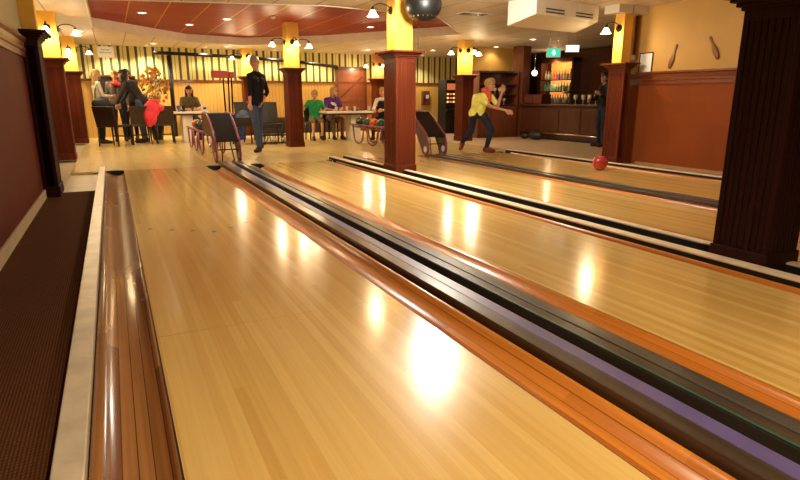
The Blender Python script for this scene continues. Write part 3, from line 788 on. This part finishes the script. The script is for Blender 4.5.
# jacket and denim
def blob(name, blobs, mat, vox=.018, loc=(0,0,0), parent=None):
    g = G()
    for c, r, s_ in blobs: g.ball(c, r, 10, s_)
    o = g.build(name, mat, parent, loc=loc)
    md = o.modifiers.new('remesh', 'REMESH'); md.mode = 'VOXEL'; md.voxel_size = vox; md.use_smooth_shade = True
    sm = o.modifiers.new('smooth', 'SMOOTH'); sm.iterations = 6
    return o
tag(blob('jacket', [((0,0,.62), .15, (1.1,.6,1.3)), ((-.04,-.02,.46), .14, (1,.6,1.4)), ((.16,0,.66), .09, (1.3,.7,.9)), ((-.13,0,.55), .08, (.8,.6,2.0)), ((.05,0,.80), .08, (1.5,.6,.7)), ((-.07,-.03,.34), .09, (.8,.5,1.2))], M['pink'], loc=(.80, 13.98, .14)),
    'bright pink-red jacket hanging by the left white table', 'jacket')
M['denim'] = paint('denim', (.055,.08,.13), .8, .3, nscale=10)
tag(blob('denim_jacket', [((0,0,.60), .13, (1.0,.6,1.1)), ((.05,-.05,.48), .11, (1.2,.8,1.0)), ((-.12,0,.55), .07, (.8,.6,1.5))], M['denim'], loc=(2.60, 13.0, .02)),
    'blue denim jacket over a black chair left of the standing man', 'jacket')
chair(2.60, 13.05, PI, 'black chair with the blue denim jacket', 'chair_black', wd=.46, h=.6)

# ------------------------------------------------------------ red stand with black posts, blue bin
t = thing('red_topped_stand', 'red lit box on tall black posts left of the far pillar', 'stand', (2.62, 15.3, 0))
G().box(-.29,-.10,1.50, .10,.10,1.68).box(.13,-.10,1.51, .27,.10,1.66).build('red_box', M['red'], t, bevel=.02)
for x in (0., .10, .18): G().cyl((x,0,.64), (x-.01 if x<.1 else x+.02,0,1.52), .02, n=8).build('post', M['iron'], t)
G().box(-.12,-.12,.60, .28,.12,.64).build('platform', M['red'], t)
G().box(-.10,-.10,0, .26,.10,.60).build('base', M['gloss_black'], t)
tag(G().box(2.50, 14.6, 0, 2.95, 14.95, .62).build('blue_box', M['blue'], bevel=.01), 'blue box under the red topped stand', 'box')
t.location.z = .0
# napkin box
t = thing('napkin_holder', 'small white and black box standing on the left white table', 'box', (2.0, 14.55, .70))
G().box(-.065,-.04,0, .065,.04,.15).build('box_body', M['white'], t, bevel=.004)
G().box(-.035,-.046,.05, .035,-.0405,.10).build('dark_window', M['text_dark'], t)
# glasses/bottles on table
for i, (x, c) in enumerate(((1.02,'bottle_clear'), (1.12,'bottle_clear'), (1.2,'bottle_clear'), (1.42,'bottle_blue'), (1.54,'gloss_black'))):
    tag(G().lathe([(.001,0), (.035,0), (.02,.012), (.02,.03), (.045,.09), (.04,.14), (.036,.14), (.001,.05)], n=14).build('drinking_glass', M[c], loc=(x, 14.5+.03*i, .70)),
        ('clear drinking glass at the left end of the left table' if i < 3 else ('blue glass on the left white table' if i == 3 else 'black cup on the left white table')), 'glass', 'clear glasses on the left table' if i < 3 else None)
for x, y in ((4.85,13.2), (5.2,13.4), (5.35,13.25), (5.68,13.15)):
    tag(G().lathe([(.001,0), (.03,0), (.034,.11), (.03,.11), (.001,.01)], n=14).build('drinking_glass', M['bottle_clear'], loc=(x, y, .70)), 'clear glass on the white table by the boy in green', 'glass', 'clear glasses on the right white table')
t = thing('food_basket', 'brown basket on the white table right of the purple shirt', 'basket', (5.42, 13.42, .70))
g = G(); g.lathe([(.001,0), (.09,0), (.12,.08), (.112,.08), (.085,.01), (.001,.01)], n=18); g.build('basket_body', M['pin_brown'], t)

# ------------------------------------------------------------ flower arrangement
t = thing('flower_arrangement', 'large bouquet of orange and yellow flowers behind the women', 'flowers', (.98, 15.6, 0))
G().lathe([(.001,0), (.12,0), (.16,.3), (.12,.6), (.14,.68), (.12,.68), (.001,.6)], n=20).build('vase', M['gloss_black'], t)
rl = random.Random(3)
g = G()
for k in range(90):
    a = rl.uniform(0, 2*PI); h = rl.uniform(.75, 1.65); r = .38*math.sin((h-.6)/1.2*PI)*rl.uniform(.3, 1)
    p = Vector((r*math.cos(a), r*math.sin(a)*.8, h)); s0 = Vector((0,0,.65))
    if k < 30: g.tube([s0, s0.lerp(p,.6)+Vector((0,0,.05)), p], .006, 5)
    d = Vector((rl.uniform(-1,1), rl.uniform(-1,1), rl.uniform(-.3,1))).normalized(); q = d.orthogonal().normalized()
    L = rl.uniform(.06,.13); wv = L*.28
    vs = [g.bm.verts.new(c) for c in (p, p+d*L*.5+q*wv, p+d*L, p+d*L*.5-q*wv)]; g.bm.faces.new(vs)
    vs = [g.bm.verts.new(c) for c in (p+Vector((0,0,.004)), p+d*L*.5-q*wv+Vector((0,0,.008)), p+d*L, p+d*L*.5+q*wv+Vector((0,0,.008)))]; g.bm.faces.new(vs)
g.build('foliage', M['leaf'], t)
for nm, mt, cnt in (('orange_flower', 'flower', 34), ('yellow_flower', 'flower2', 26)):
    for k in range(cnt):
        a = rl.uniform(0, 2*PI); h = rl.uniform(.85, 1.72); r = .40*math.sin(max(.05,(h-.65)/1.2)*PI)*rl.uniform(.5, 1)
        p = Vector((r*math.cos(a), -abs(r*math.sin(a))*.8 if k % 3 else r*math.sin(a)*.8, h))
        g = G(); R = rl.uniform(.03,.05)
        for j in range(6):
            b_ = j*PI/3; g.ball(p+Vector((math.cos(b_)*R*.8, 0, math.sin(b_)*R*.8)), R*.5, 4, (1,.5,1))
        g.ball(p+Vector((0,-.012,0)), R*.4, 4)
        g.build(nm, M[mt], t)

# ------------------------------------------------------------ gaming machine, wall phone
t = thing('gaming_machine', 'tall dark machine with a colourful lit panel left of the pillar', 'gaming machine', (8.95, 14.75, 0))
G().box(-.24,-.20,0, .24,.25,1.52).build('cabinet', M['gloss_black'], t, bevel=.012)
G().box(-.20,-.215,1.24, .12,-.2005,1.42).build('lit_panel', M['lcd'], t)
cols = [emit('lamp_a', (.9,.6,.2), .8), emit('lamp_b', (.15,.3,.7), .6), emit('lamp_c', (.8,.15,.1), .7), emit('lamp_d', (.8,.8,.7), .7)]
for r_ in range(3):
    for c_ in range(4):
        G().box(-.20+c_*.10,-.212,1.10-r_*.11, -.14+c_*.10,-.2005,1.15-r_*.11).build('button_light', cols[(r_*3+c_*2+r_) % 4], t)
g = G(); g.prism([(-.215,.72), (-.33,.70), (-.33,.66), (-.20,.60), (-.20,.72)], 'x', -.24, .24); g.build('console', M['gloss_black'], t)
t = thing('wall_phone', 'brown wall telephone box on the yellow boarded wall', 'telephone', (9.42, BY, 1.02))
G().box(-.13,-.12,-.24, .13,-.001,.22).build('box_body', M['brownwall'], t, bevel=.01)
G().cyl((-.10,-.16,-.1), (-.10,-.16,.12), .025).build('handset', M['black'], t)
G().box(-.02,-.13,-.02,.09,-.12,.1).build('keypad', M['white'], t)

# ------------------------------------------------------------ ball racks
def bez(pts, n=6):
    """round the corners of a polyline"""
    out = [Vector(pts[0])]
    for i in range(1, len(pts)-1):
        a, b_, c = Vector(pts[i-1]), Vector(pts[i]), Vector(pts[i+1])
        r = min((a-b_).length, (c-b_).length)*.42
        p, q = b_+(a-b_).normalized()*r, b_+(c-b_).normalized()*r
        for k in range(n+1):
            t_ = k/n; out.append(p*(1-t_)**2 + b_*2*t_*(1-t_) + q*t_*t_)
    out.append(Vector(pts[-1])); return out
def ball_rack(x, y, label, balls):
    t = thing('ball_rack', label, 'ball rack', (x, y, 0))
    hw_ = .185
    for s_ in (-1, 1):
        X = s_*hw_
        loop = [(X,.42,.40), (X,.16,.06), (X,.06,.0), (X,-.04,.08), (X,-.02,.34), (X,.62,.765), (X,1.25,.765), (X,1.18,.42)]
        g = G(); g.tube(bez(loop, 5), .019, 8); g.build('side_frame', M['magenta'], t)
        poly = [(.40,.40), (.14,.08), (.06,.03), (-.02,.10), (0,.34), (.62,.745), (1.22,.745), (1.15,.42)]
        g = G(); g.prism(poly, 'x', X-.006, X+.006); g.build('side_panel', M['brown_metal'], t)
        g = G(); g.cyl((X-.012*1,.065,.115), (X+.012,.065,.115), .055, n=20); g.build('white_disc', M['white'], t)
        for k in range(3):
            y0 = 1.35+k*.78
            g = G(); g.tube(bez([(X,y0,.40), (X,y0+.08,.08), (X,y0+.24,.018), (X,y0+.42,.018), (X,y0+.56,.10), (X,y0+.64,.40)], 4), .017, 8)
            g.build('leg_loop', M['magenta'], t)
        g = G(); g.tube([(X,1.1,.42), (X,3.75,.42)], .018, 8); g.build('side_rail', M['magenta'], t)
    # slanted hood
    g = G(); g.hexa([(-hw_+.01,.0,.335), (hw_-.01,.0,.335), (hw_-.01,.62,.745), (-hw_+.01,.62,.745), (-hw_+.01,-.012,.35), (hw_-.01,-.012,.35), (hw_-.01,.608,.760), (-hw_+.01,.608,.760)])
    g.build('hood', M['gloss_black'], t)
    G().box(-hw_+.01,.61,.745, hw_-.01,1.25,.760).build('hood_top', M['gloss_black'], t)
    g = G(); g.tube([(-hw_,.0,.34), (hw_,.0,.34)], .010, 6); g.tube([(-hw_,.12,.20), (hw_,.12,.20)], .010, 6)
    for xx in (-.06, .06): g.tube([(xx*1.6,.02,.01), (xx,.14,.34)], .009, 6)
    g.build('ladder_frame', M['iron'], t)
    g = G(); N = 10
    sec = [(-.15+.3*i/N, .385-.04*math.sin(PI*i/N)) for i in range(N+1)]
    g.prism(sec+[(a, z-.012) for a, z in sec[::-1]], 'y', .9, 3.75); g.build('ball_tray', M['brown_metal'], t)
    for i, (yy, xx, m_, nm) in enumerate(balls):
        b_ = thing('bowling_ball', nm, 'bowling ball', (x+xx, y+yy, .352+.108+.012))
        g = G(); g.ball((0,0,0), .108, 20); g.build('ball_body', M[m_], b_)
        g = G()
        for dx, dz in ((-.02,.02), (.02,.02), (0,-.025)): g.cyl((dx,-.1,dz+.03), (dx,-.1065,dz+.032), .011, n=10)
        g.build('finger_holes', M['black'], b_)
ball_rack(1.60, 9.38, 'magenta tube ball rack with black hood in front of the standing man', [
    (3.50,0,'ball_orange','orange bowling ball at the far end of the left rack'), (3.18,0,'ball_green','green bowling ball beside the orange one on the left rack'), (2.8,0,'ball_dark','dark bowling ball half hidden behind the left rack hood')])
ball_rack(5.16, 8.91, 'magenta tube ball rack partly hidden by the middle pillar', [
    (3.55,0,'ball_dark','dark bowling ball at the far end of the right rack'), (3.17,0,'ball_green','dark green bowling ball on the right rack'), (2.75,0,'ball_orange','orange bowling ball on the right rack by the middle pillar'), (2.4,0,'ball_green','green bowling ball right of the orange one, next to the middle pillar')])

# rolling ball
b_ = thing('bowling_ball', 'red bowling ball rolling down the farthest lane', 'bowling ball', (6.20, 6.02, .1085))
g = G(); g.ball((0,0,0), .108, 24); g.build('ball_body', M['ball_red'], b_)
g = G()
for dx, dz in ((-.02,.02), (.02,.02), (0,-.025)): g.cyl((dx,.1,dz+.03), (dx,.1068,dz+.032), .011, n=10)
g.build('finger_holes', M['black'], b_)

# black cable by the middle pillar top
t = thing('cable', 'thin black cable dangling from the top of the middle pillar', 'cable', (3.71, 6.9, 1.62))
g = G(); g.tube([(-.02,.0,.5), (.0,.01,.32), (-.02,-.01,.15), (-.015,.0,.01), (-.03,-.02,.005)], .004, 6); g.build('cable_body', M['black'], t)

# ------------------------------------------------------------ people
M['skin'] = paint('skin', (.60,.30,.17), .5, .05, spec=.3)
M['skin_dark'] = paint('skin_tan', (.46,.22,.12), .5, .05, spec=.3)
def cloth(nm, c): M[nm] = paint(nm, c, .8, .15, nscale=9, spec=.2)
cloth('c_black', (.012,.011,.012)); cloth('c_jeans', (.06,.085,.14)); cloth('c_darkjeans', (.022,.028,.045)); cloth('c_yellow', (.95,.90,.20))
cloth('c_white', (.62,.54,.40)); cloth('c_green', (.03,.30,.10)); cloth('c_purple', (.12,.035,.26)); cloth('c_khaki', (.22,.15,.08)); cloth('c_grey', (.13,.12,.10))
cloth('c_coral', (.80,.12,.09)); cloth('c_olive', (.16,.13,.06)); cloth('c_darkgrey', (.035,.03,.026)); cloth('shoe_dark', (.05,.03,.025)); cloth('shoe_red', (.18,.04,.03)); cloth('c_shirt_white', (.75,.68,.58))
M['hair_blonde'] = paint('hair_blonde', (.40,.24,.07), .5, .25, nscale=30); M['hair_dark'] = paint('hair_dark', (.02,.012,.008), .45, .3, nscale=30)
M['hair_grey'] = paint('hair_grey', (.32,.25,.19), .5, .2, nscale=30); M['hair_light'] = paint('hair_light_brown', (.38,.23,.11), .5, .2, nscale=30)
M['eye'] = paint('eye_dark', (.02,.015,.012), .2, .1); M['lip'] = paint('lip', (.42,.12,.08), .5, .1)

def capsule_mesh(bm, p0, p1, r0, r1, n=12):
    p0, p1 = Vector(p0), Vector(p1); d = p1-p0; L = d.length
    d = d.normalized() if L > 1e-6 else Vector((0,0,1))
    a = d.orthogonal().normalized(); b = d.cross(a); rings = []
    for (c, r, sg) in ((p0, r0, -1), (p1, r1, 1)):
        angs = [80,55,28,0] if sg < 0 else [0,28,55,80]
        for ang in angs:
            t_ = math.radians(ang); cc = c+d*sg*r*math.sin(t_); rr = r*math.cos(t_)
            rings.append([bm.verts.new(cc+(a*math.cos(2*PI*k/n)+b*math.sin(2*PI*k/n))*rr) for k in range(n)])
    for A, B in zip(rings, rings[1:]):
        for k in range(n): bm.faces.new((A[k], A[(k+1)%n], B[(k+1)%n], B[k]))
    bm.faces.new(rings[0][::-1]); bm.faces.new(rings[-1])
def remeshed(caps, mats, name, parent, vox=.009, smooth=3):
    """caps: (p0,p1,r0,r1,material key) -> one continuous surface, material by nearest limb"""
    bm = bmesh.new()
    for c in caps: capsule_mesh(bm, *c[:4])
    bmesh.ops.recalc_face_normals(bm, faces=bm.faces)
    me = bpy.data.meshes.new('tmp'); bm.to_mesh(me); bm.free()
    o = bpy.data.objects.new('tmp', me); COL.objects.link(o)
    md = o.modifiers.new('r', 'REMESH'); md.mode = 'VOXEL'; md.voxel_size = vox; md.use_smooth_shade = True
    sm = o.modifiers.new('s', 'SMOOTH'); sm.iterations = smooth; sm.factor = .5
    dg = bpy.context.evaluated_depsgraph_get(); dg.update()
    me2 = bpy.data.meshes.new_from_object(o.evaluated_get(dg))
    bpy.data.objects.remove(o); bpy.data.meshes.remove(me)
    me2.name = name; me2.materials.clear()
    keys = list(dict.fromkeys(c[4] for c in caps))
    for k in keys: me2.materials.append(M[k])
    nf = len(me2.polygons)
    if nf and len(keys) > 1:
        ce = np.empty(nf*3); me2.polygons.foreach_get('center', ce); ce = ce.reshape(-1, 3)
        best = np.full(nf, 1e9); idx = np.zeros(nf, int)
        for c in caps:
            p0, p1 = np.array(c[0]), np.array(c[1]); d = p1-p0; L2 = max(d@d, 1e-9)
            t_ = np.clip(((ce-p0)@d)/L2, 0, 1)
            dist = np.linalg.norm(ce-(p0+t_[:,None]*d), axis=1)-(c[2]+(c[3]-c[2])*t_)
            mk = dist < best; best[mk] = dist[mk]; idx[mk] = keys.index(c[4])
        me2.polygons.foreach_set('material_index', idx.astype(np.int32))
    me2.polygons.foreach_set('use_smooth', [True]*nf)
    ob = bpy.data.objects.new(name, me2); COL.objects.link(ob)
    if parent: ob.parent = parent
    return ob
DEF = dict(pelvis=(0,0,.93), chest=(0,0,1.27), neck=(0,0,1.45), head=(0,.02,1.60),
           shR=(.175,0,1.40), elR=(.22,-.02,1.12), wrR=(.23,.06,.88), shL=(-.175,0,1.40), elL=(-.22,-.02,1.12), wrL=(-.23,.06,.88),
           hipR=(.085,0,.90), knR=(.10,.02,.49), anR=(.10,-.02,.085), toR=(.12,.15,.035), hipL=(-.085,0,.90), knL=(-.10,.02,.49), anL=(-.10,-.02,.085), toL=(-.12,.15,.035))
def person(label, loc, rz, scale=1., J=None, top='c_black', legs='c_jeans', skin='skin', hair='hair_dark', hairlen=0, face=None, up=(0,0,1), sleeve='long', shoes='shoe_dark', girth=1., shorts=False, side=None, vest=None, hand_n=None, vox=.009):
    j = dict(DEF); j.update(J or {}); j = {k: Vector(v) for k, v in j.items()}
    t = thing('person', label, 'person', loc, rz, scale=scale)
    C = []
    S = (j['shR']-j['shL']).normalized(); H = (j['hipR']-j['hipL']).normalized()
    ch, pe, ne, hd = j['chest'], j['pelvis'], j['neck'], j['head']
    gi = girth
    for s_ in (-1, 1):
        C.append((ch+S*.075*s_+Vector((0,0,.04)), ch.lerp(pe,.6)+S*.058*s_, .098*gi, .085*gi, top))
        C.append((ch.lerp(pe,.6)+S*.058*s_, pe+H*.065*s_+Vector((0,0,.02)), .088*gi, .098*gi, top))
        sh = j['shR'] if s_ > 0 else j['shL']
        C.append((sh, ne-Vector((0,0,.02)), .052, .055, top))
        C.append((sh, ch+S*.08*s_, .055, .09*gi, top))
    C.append((ne-Vector((0,0,.02)), ne.lerp(hd,.55), .050, .045, skin))
    for k in ('R', 'L'):
        sh, el, wr = j['sh'+k], j['el'+k], j['wr'+k]
        if sleeve == 'long': C += [(sh, el, .052, .042, top), (el, el.lerp(wr,.88), .042, .032, top), (el.lerp(wr,.85), wr, .026, .023, skin)]
        elif sleeve == 'mid': C += [(sh, el, .052, .043, top), (el, el.lerp(wr,.35), .043, .040, top), (el.lerp(wr,.3), wr, .033, .023, skin)]
        else: C += [(sh, sh.lerp(el,.72), .052, .050, top), (sh.lerp(el,.7), el, .038, .034, skin), (el, wr, .034, .022, skin)]
        hp, kn, an = j['hip'+k], j['kn'+k], j['an'+k]
        if shorts: C += [(hp, kn, .090*gi, .066, legs), (kn, kn.lerp(an,.45), .050, .044, skin), (kn.lerp(an,.45), an, .044, .030, skin)]
        else: C += [(hp, kn, .090*gi, .060, legs), (kn, kn.lerp(an,.4), .058, .054, legs), (kn.lerp(an,.4), an, .054, .042, legs)]
        C.append((pe+Vector((0,0,.0)), hp, .09*gi, .09*gi, legs))
        # hand
        d = (wr-el).normalized(); inward = (pe.lerp(ch,.5)-wr); nn = Vector(hand_n[k]) if hand_n and k in hand_n else inward
        nn = (nn-d*nn.dot(d)); nn = nn.normalized() if nn.length > 1e-4 else d.orthogonal().normalized()
        sd = d.cross(nn).normalized()
        C.append((wr, wr+d*.075+sd*.018, .022, .019, skin)); C.append((wr, wr+d*.075-sd*.018, .022, .019, skin))
        for i, (o_, L) in enumerate(((-.033,.066), (-.011,.078), (.011,.074), (.033,.058))):
            b0 = wr+d*.08+sd*o_; m1 = b0+d*L*.55+nn*L*.15; m2 = m1+d*L*.30+nn*L*.42
            C.append((b0, m1, .0105, .0098, skin)); C.append((m1, m2, .0098, .009, skin))
        th = wr+d*.025-sd*.02; t1 = th+d*.03-sd*.035+nn*.01
        C.append((th, t1, .014, .012, skin)); C.append((t1, t1+d*.034+nn*.012, .012, .010, skin))
    # head
    F = Vector(face).normalized() if face else Vector((0,1,0)); U = Vector(up).normalized(); F = (F-U*F.dot(U)).normalized(); R = F.cross(U)
    def h(x, y, z): return hd+R*x+F*y+U*z
    C += [(h(0,-.015,.035), h(0,.01,.045), .080, .078, skin), (h(0,.015,-.015), h(0,.035,-.055), .064, .046, skin), (h(-.02,.03,-.02), h(.02,.03,-.02), .052, .052, skin),
          (h(0,.078,.012), h(0,.094,-.018), .009, .014, skin), (h(0,.058,-.078), h(0,.050,-.072), .022, .022, skin)]
    for s_ in (-1, 1): C.append((h(s_*.080,-.008,.012), h(s_*.078,-.006,-.022), .014, .010, skin))
    if vest:
        C = [(c[0], c[1], c[2], c[3], 'c_black') if i in (0,1,4,5) else c for i, c in enumerate(C)]
    body = remeshed(C, None, 'body', t, vox)
    g = G()
    for s_ in (-1, 1): g.ball(h(s_*.031,.076,.018), .0105, 8)
    g.build('eyes', M['eye'], t)
    g = G(); g.tube([h(-.024,.078,-.046), h(-.010,.086,-.048), h(.010,.086,-.048), h(.024,.078,-.046)], [.003,.006,.006,.003], 6); g.build('mouth', M['lip'], t)
    if hair:
        HC = [(h(0,-.03,.05), h(0,.018,.070), .092, .078, hair), (h(-.05,-.02,.02), h(.05,-.02,.02), .050, .050, hair), (h(0,-.045,-.02), h(0,-.04,.03), .066, .075, hair)]
        if hairlen:
            for x in (-.055, 0, .055): HC.append((h(x,-.05,0), h(x*1.1,-.065,-.06)-Vector((0,0,hairlen*.8)), .050, .030, hair))
            for s_ in (-1,1): HC.append((h(s_*.075,-.005,.02), h(s_*.085,.0,-.10)-Vector((0,0,hairlen*.3)), .026, .018, hair))
        remeshed(HC, None, 'hair', t, .010, 2)
    for k in ('R', 'L'):
        an, to = j['an'+k], j['to'+k]
        dd = (to-an); dd.z = 0; hl = an-dd.normalized()*.03+Vector((0,0,-.045)) if abs(j['to'+k].z-.035) < .03 else an.lerp(to,-.2)
        remeshed([(hl, to, .040, .036, shoes), (an+Vector((0,0,-.01)), an.lerp(to,.5), .046, .038, shoes), (hl+Vector((0,0,.02)), an, .042, .044, shoes)], None, 'shoe', t, .010, 2)
    return t

# man in black, body towards the left, head turned to the camera
person('standing man in black pullover and blue jeans looking over his shoulder', (2.45, 11.1, 0), 0, 1.0, dict(
    head=(.015,-.05,1.64), neck=(.05,0,1.49), chest=(.06,.02,1.27), pelvis=(.03,.03,.88),
    shL=(-.10,-.10,1.405), elL=(-.11,-.13,1.11), wrL=(-.15,-.27,.93), shR=(.20,.12,1.40), elR=(.27,.10,1.13), wrR=(.14,.02,.93),
    hipL=(-.045,-.02,.84), knL=(-.02,-.10,.47), anL=(.02,-.04,.085), toL=(-.08,-.17,.035), hipR=(.09,.08,.84), knR=(.07,.06,.48), anR=(.12,.24,.12), toR=(.02,.14,.04)),
    top='c_black', legs='c_jeans', hair='hair_grey', face=(-.45,-.9,0), skin='skin', sleeve='mid', vox=.008)
# girl in yellow, mid-throw, facing the camera side (down the lane)
person('girl in yellow shirt and dark jeans who has just thrown the ball, fist raised', (6.32, 9.1, 0), 0, 1.0, dict(
    head=(-.03,-.18,1.23), neck=(-.05,-.07,1.09), chest=(-.12,-.01,.95), pelvis=(-.15,.07,.71),
    shR=(.06,-.10,1.03), elR=(.10,-.26,.87), wrR=(.14,-.31,1.10), shL=(-.20,.05,1.03), elL=(-.04,-.22,.86), wrL=(.14,-.44,.79),
    hipR=(-.04,.02,.70), knR=(.06,-.13,.43), anR=(.03,-.04,.085), toR=(.12,-.16,.035),
    hipL=(-.20,.10,.70), knL=(-.17,.20,.39), anL=(-.20,.46,.17), toL=(-.26,.42,.045)),
    top='c_yellow', legs='c_darkjeans', hair='hair_blonde', hairlen=0, face=(.35,-.9,-.25), sleeve='short', shoes='shoe_red', vox=.008, girth=.90, hand_n={'R': (-.8,-.5,0)})
tag(blob('scarf', [((-.06,-.08,1.15), .075, (1.3,1.1,.7)), ((-.02,-.13,1.08), .06, (1,.7,1.2)), ((.0,-.14,1.0), .045, (1,.6,1.3))], M['c_coral'], .012, (6.32, 9.1, 0)), 'coral red scarf round the neck of the girl in yellow', 'scarf')
# seated pose
SIT = dict(pelvis=(0,0,.52), chest=(0,.03,.86), neck=(0,.05,1.04), head=(0,.08,1.18), shR=(.17,.05,.99), shL=(-.17,.05,.99),
           elR=(.22,.16,.76), wrR=(.12,.38,.74), elL=(-.22,.16,.76), wrL=(-.12,.38,.74),
           hipR=(.09,.02,.52), hipL=(-.09,.02,.52), knR=(.12,.44,.50), knL=(-.12,.44,.50), anR=(.12,.46,.085), anL=(-.12,.40,.085), toR=(.13,.62,.035), toL=(-.13,.56,.035))
def sit(**k): d = dict(SIT); d.update(k); return d
person('dark haired smiling woman in olive top seated behind the left white table', (1.78, 15.5, 0), PI, 1.0, sit(), top='c_olive', legs='c_darkjeans', hair='hair_dark', hairlen=.15, face=(.1,1,0), sleeve='short')
person('boy in green t-shirt and khaki shorts seated left of the right white table', (4.55, 13.95, 0), PI*.95, .92, sit(elR=(.30,.05,.80), wrR=(.34,.18,.95), elL=(-.28,.1,.80), wrL=(-.2,.32,.76)), top='c_green', legs='c_khaki', hair='hair_blonde', face=(.1,1,0), sleeve='short', shorts=True)
person('person in purple t-shirt with light hair seated at the right white table', (5.02, 14.0, 0), PI*1.0, .98, sit(head=(-.04,.10,1.17)), top='c_purple', legs='c_khaki', hair='hair_light', hairlen=.04, face=(-.8,.7,-.1), sleeve='short')
tag(blob('shirt_print', [((0,0,0), .05, (1.1,.25,.8)), ((.05,0,-.03), .035, (1,.25,1)), ((-.05,0,.02), .03, (1,.25,1))], M['c_shirt_white'], .008, (5.01, 13.83, .87)), 'pale round print on the chest of the purple shirt', 'shirt print')
person('blonde woman in white blouse and black vest seated right of the right white table', (6.15, 13.3, 0), PI*.75, .97, sit(), top='c_shirt_white', legs='c_black', hair='hair_blonde', face=(.3,1,-.2), sleeve='long', vest=True)
# group at the left
person('woman with long blonde hair, white top and black trousers standing at left', (-.24, 14.75, 0), -PI*.42, .94, dict(elR=(.20,.06,1.12), wrR=(.10,.28,1.12), elL=(-.2,.06,1.12), wrL=(-.10,.28,1.10)), top='c_white', legs='c_black', hair='hair_blonde', hairlen=.30, girth=1.0)
person('dark haired woman in dark top and blue jeans leaning over at left', (.62, 14.72, 0), PI*.42, 1.02, dict(pelvis=(0,-.06,.92), chest=(0,.14,1.20), neck=(0,.25,1.35), head=(0,.32,1.47),
    shR=(.17,.22,1.31), shL=(-.17,.22,1.31), elR=(.2,.34,1.05), wrR=(.12,.46,.86), elL=(-.2,.34,1.05), wrL=(-.12,.46,.86)), top='c_darkgrey', legs='c_jeans', hair='hair_dark', hairlen=.12, girth=1.05)
person('fair haired woman in grey top with a pink scarf between blonde and leaning woman', (.15, 15.35, 0), PI, .95, dict(), top='c_grey', legs='c_darkjeans', hair='hair_light', face=(.2,1,0))
person('person in dark clothes with short dark hair behind the leaning woman', (.42, 15.85, 0), PI*.9, .98, dict(), top='c_darkgrey', legs='c_black', hair='hair_dark', face=(.2,1,0))
tag(blob('scarf', [((0,0,0), .085, (1.3,.8,.6)), ((.06,-.03,-.03), .05, (1.2,.8,.8))], M['pink'], .012, (.15, 15.24, 1.34)), 'pink scarf round the neck of the fair haired woman at left', 'scarf')
t = thing('handbag', 'black shoulder bag on the hip of the blonde woman', 'bag', (-.18, 14.50, .80))
g = G(); g.ball((0,0,.08), .16, 12, (1.25,.45,.9)); g.build('bag_body', M['chair_black'], t)
g = G(); g.tube([(-.12,0,.15), (-.10,.08,.38), (-.02,.14,.58)], .010, 6); g.build('strap', M['black'], t)
# bar person
person('person in dark shirt and jeans standing at the right end of the bar', (9.30, 9.08, 0), PI*.45, .88, dict(elL=(-.26,.12,1.12), wrL=(-.26,.30,1.22), elR=(.22,.08,1.12), wrR=(.12,.3,1.1)), top='c_black', legs='c_darkjeans', hair='hair_dark', skin='skin_dark')
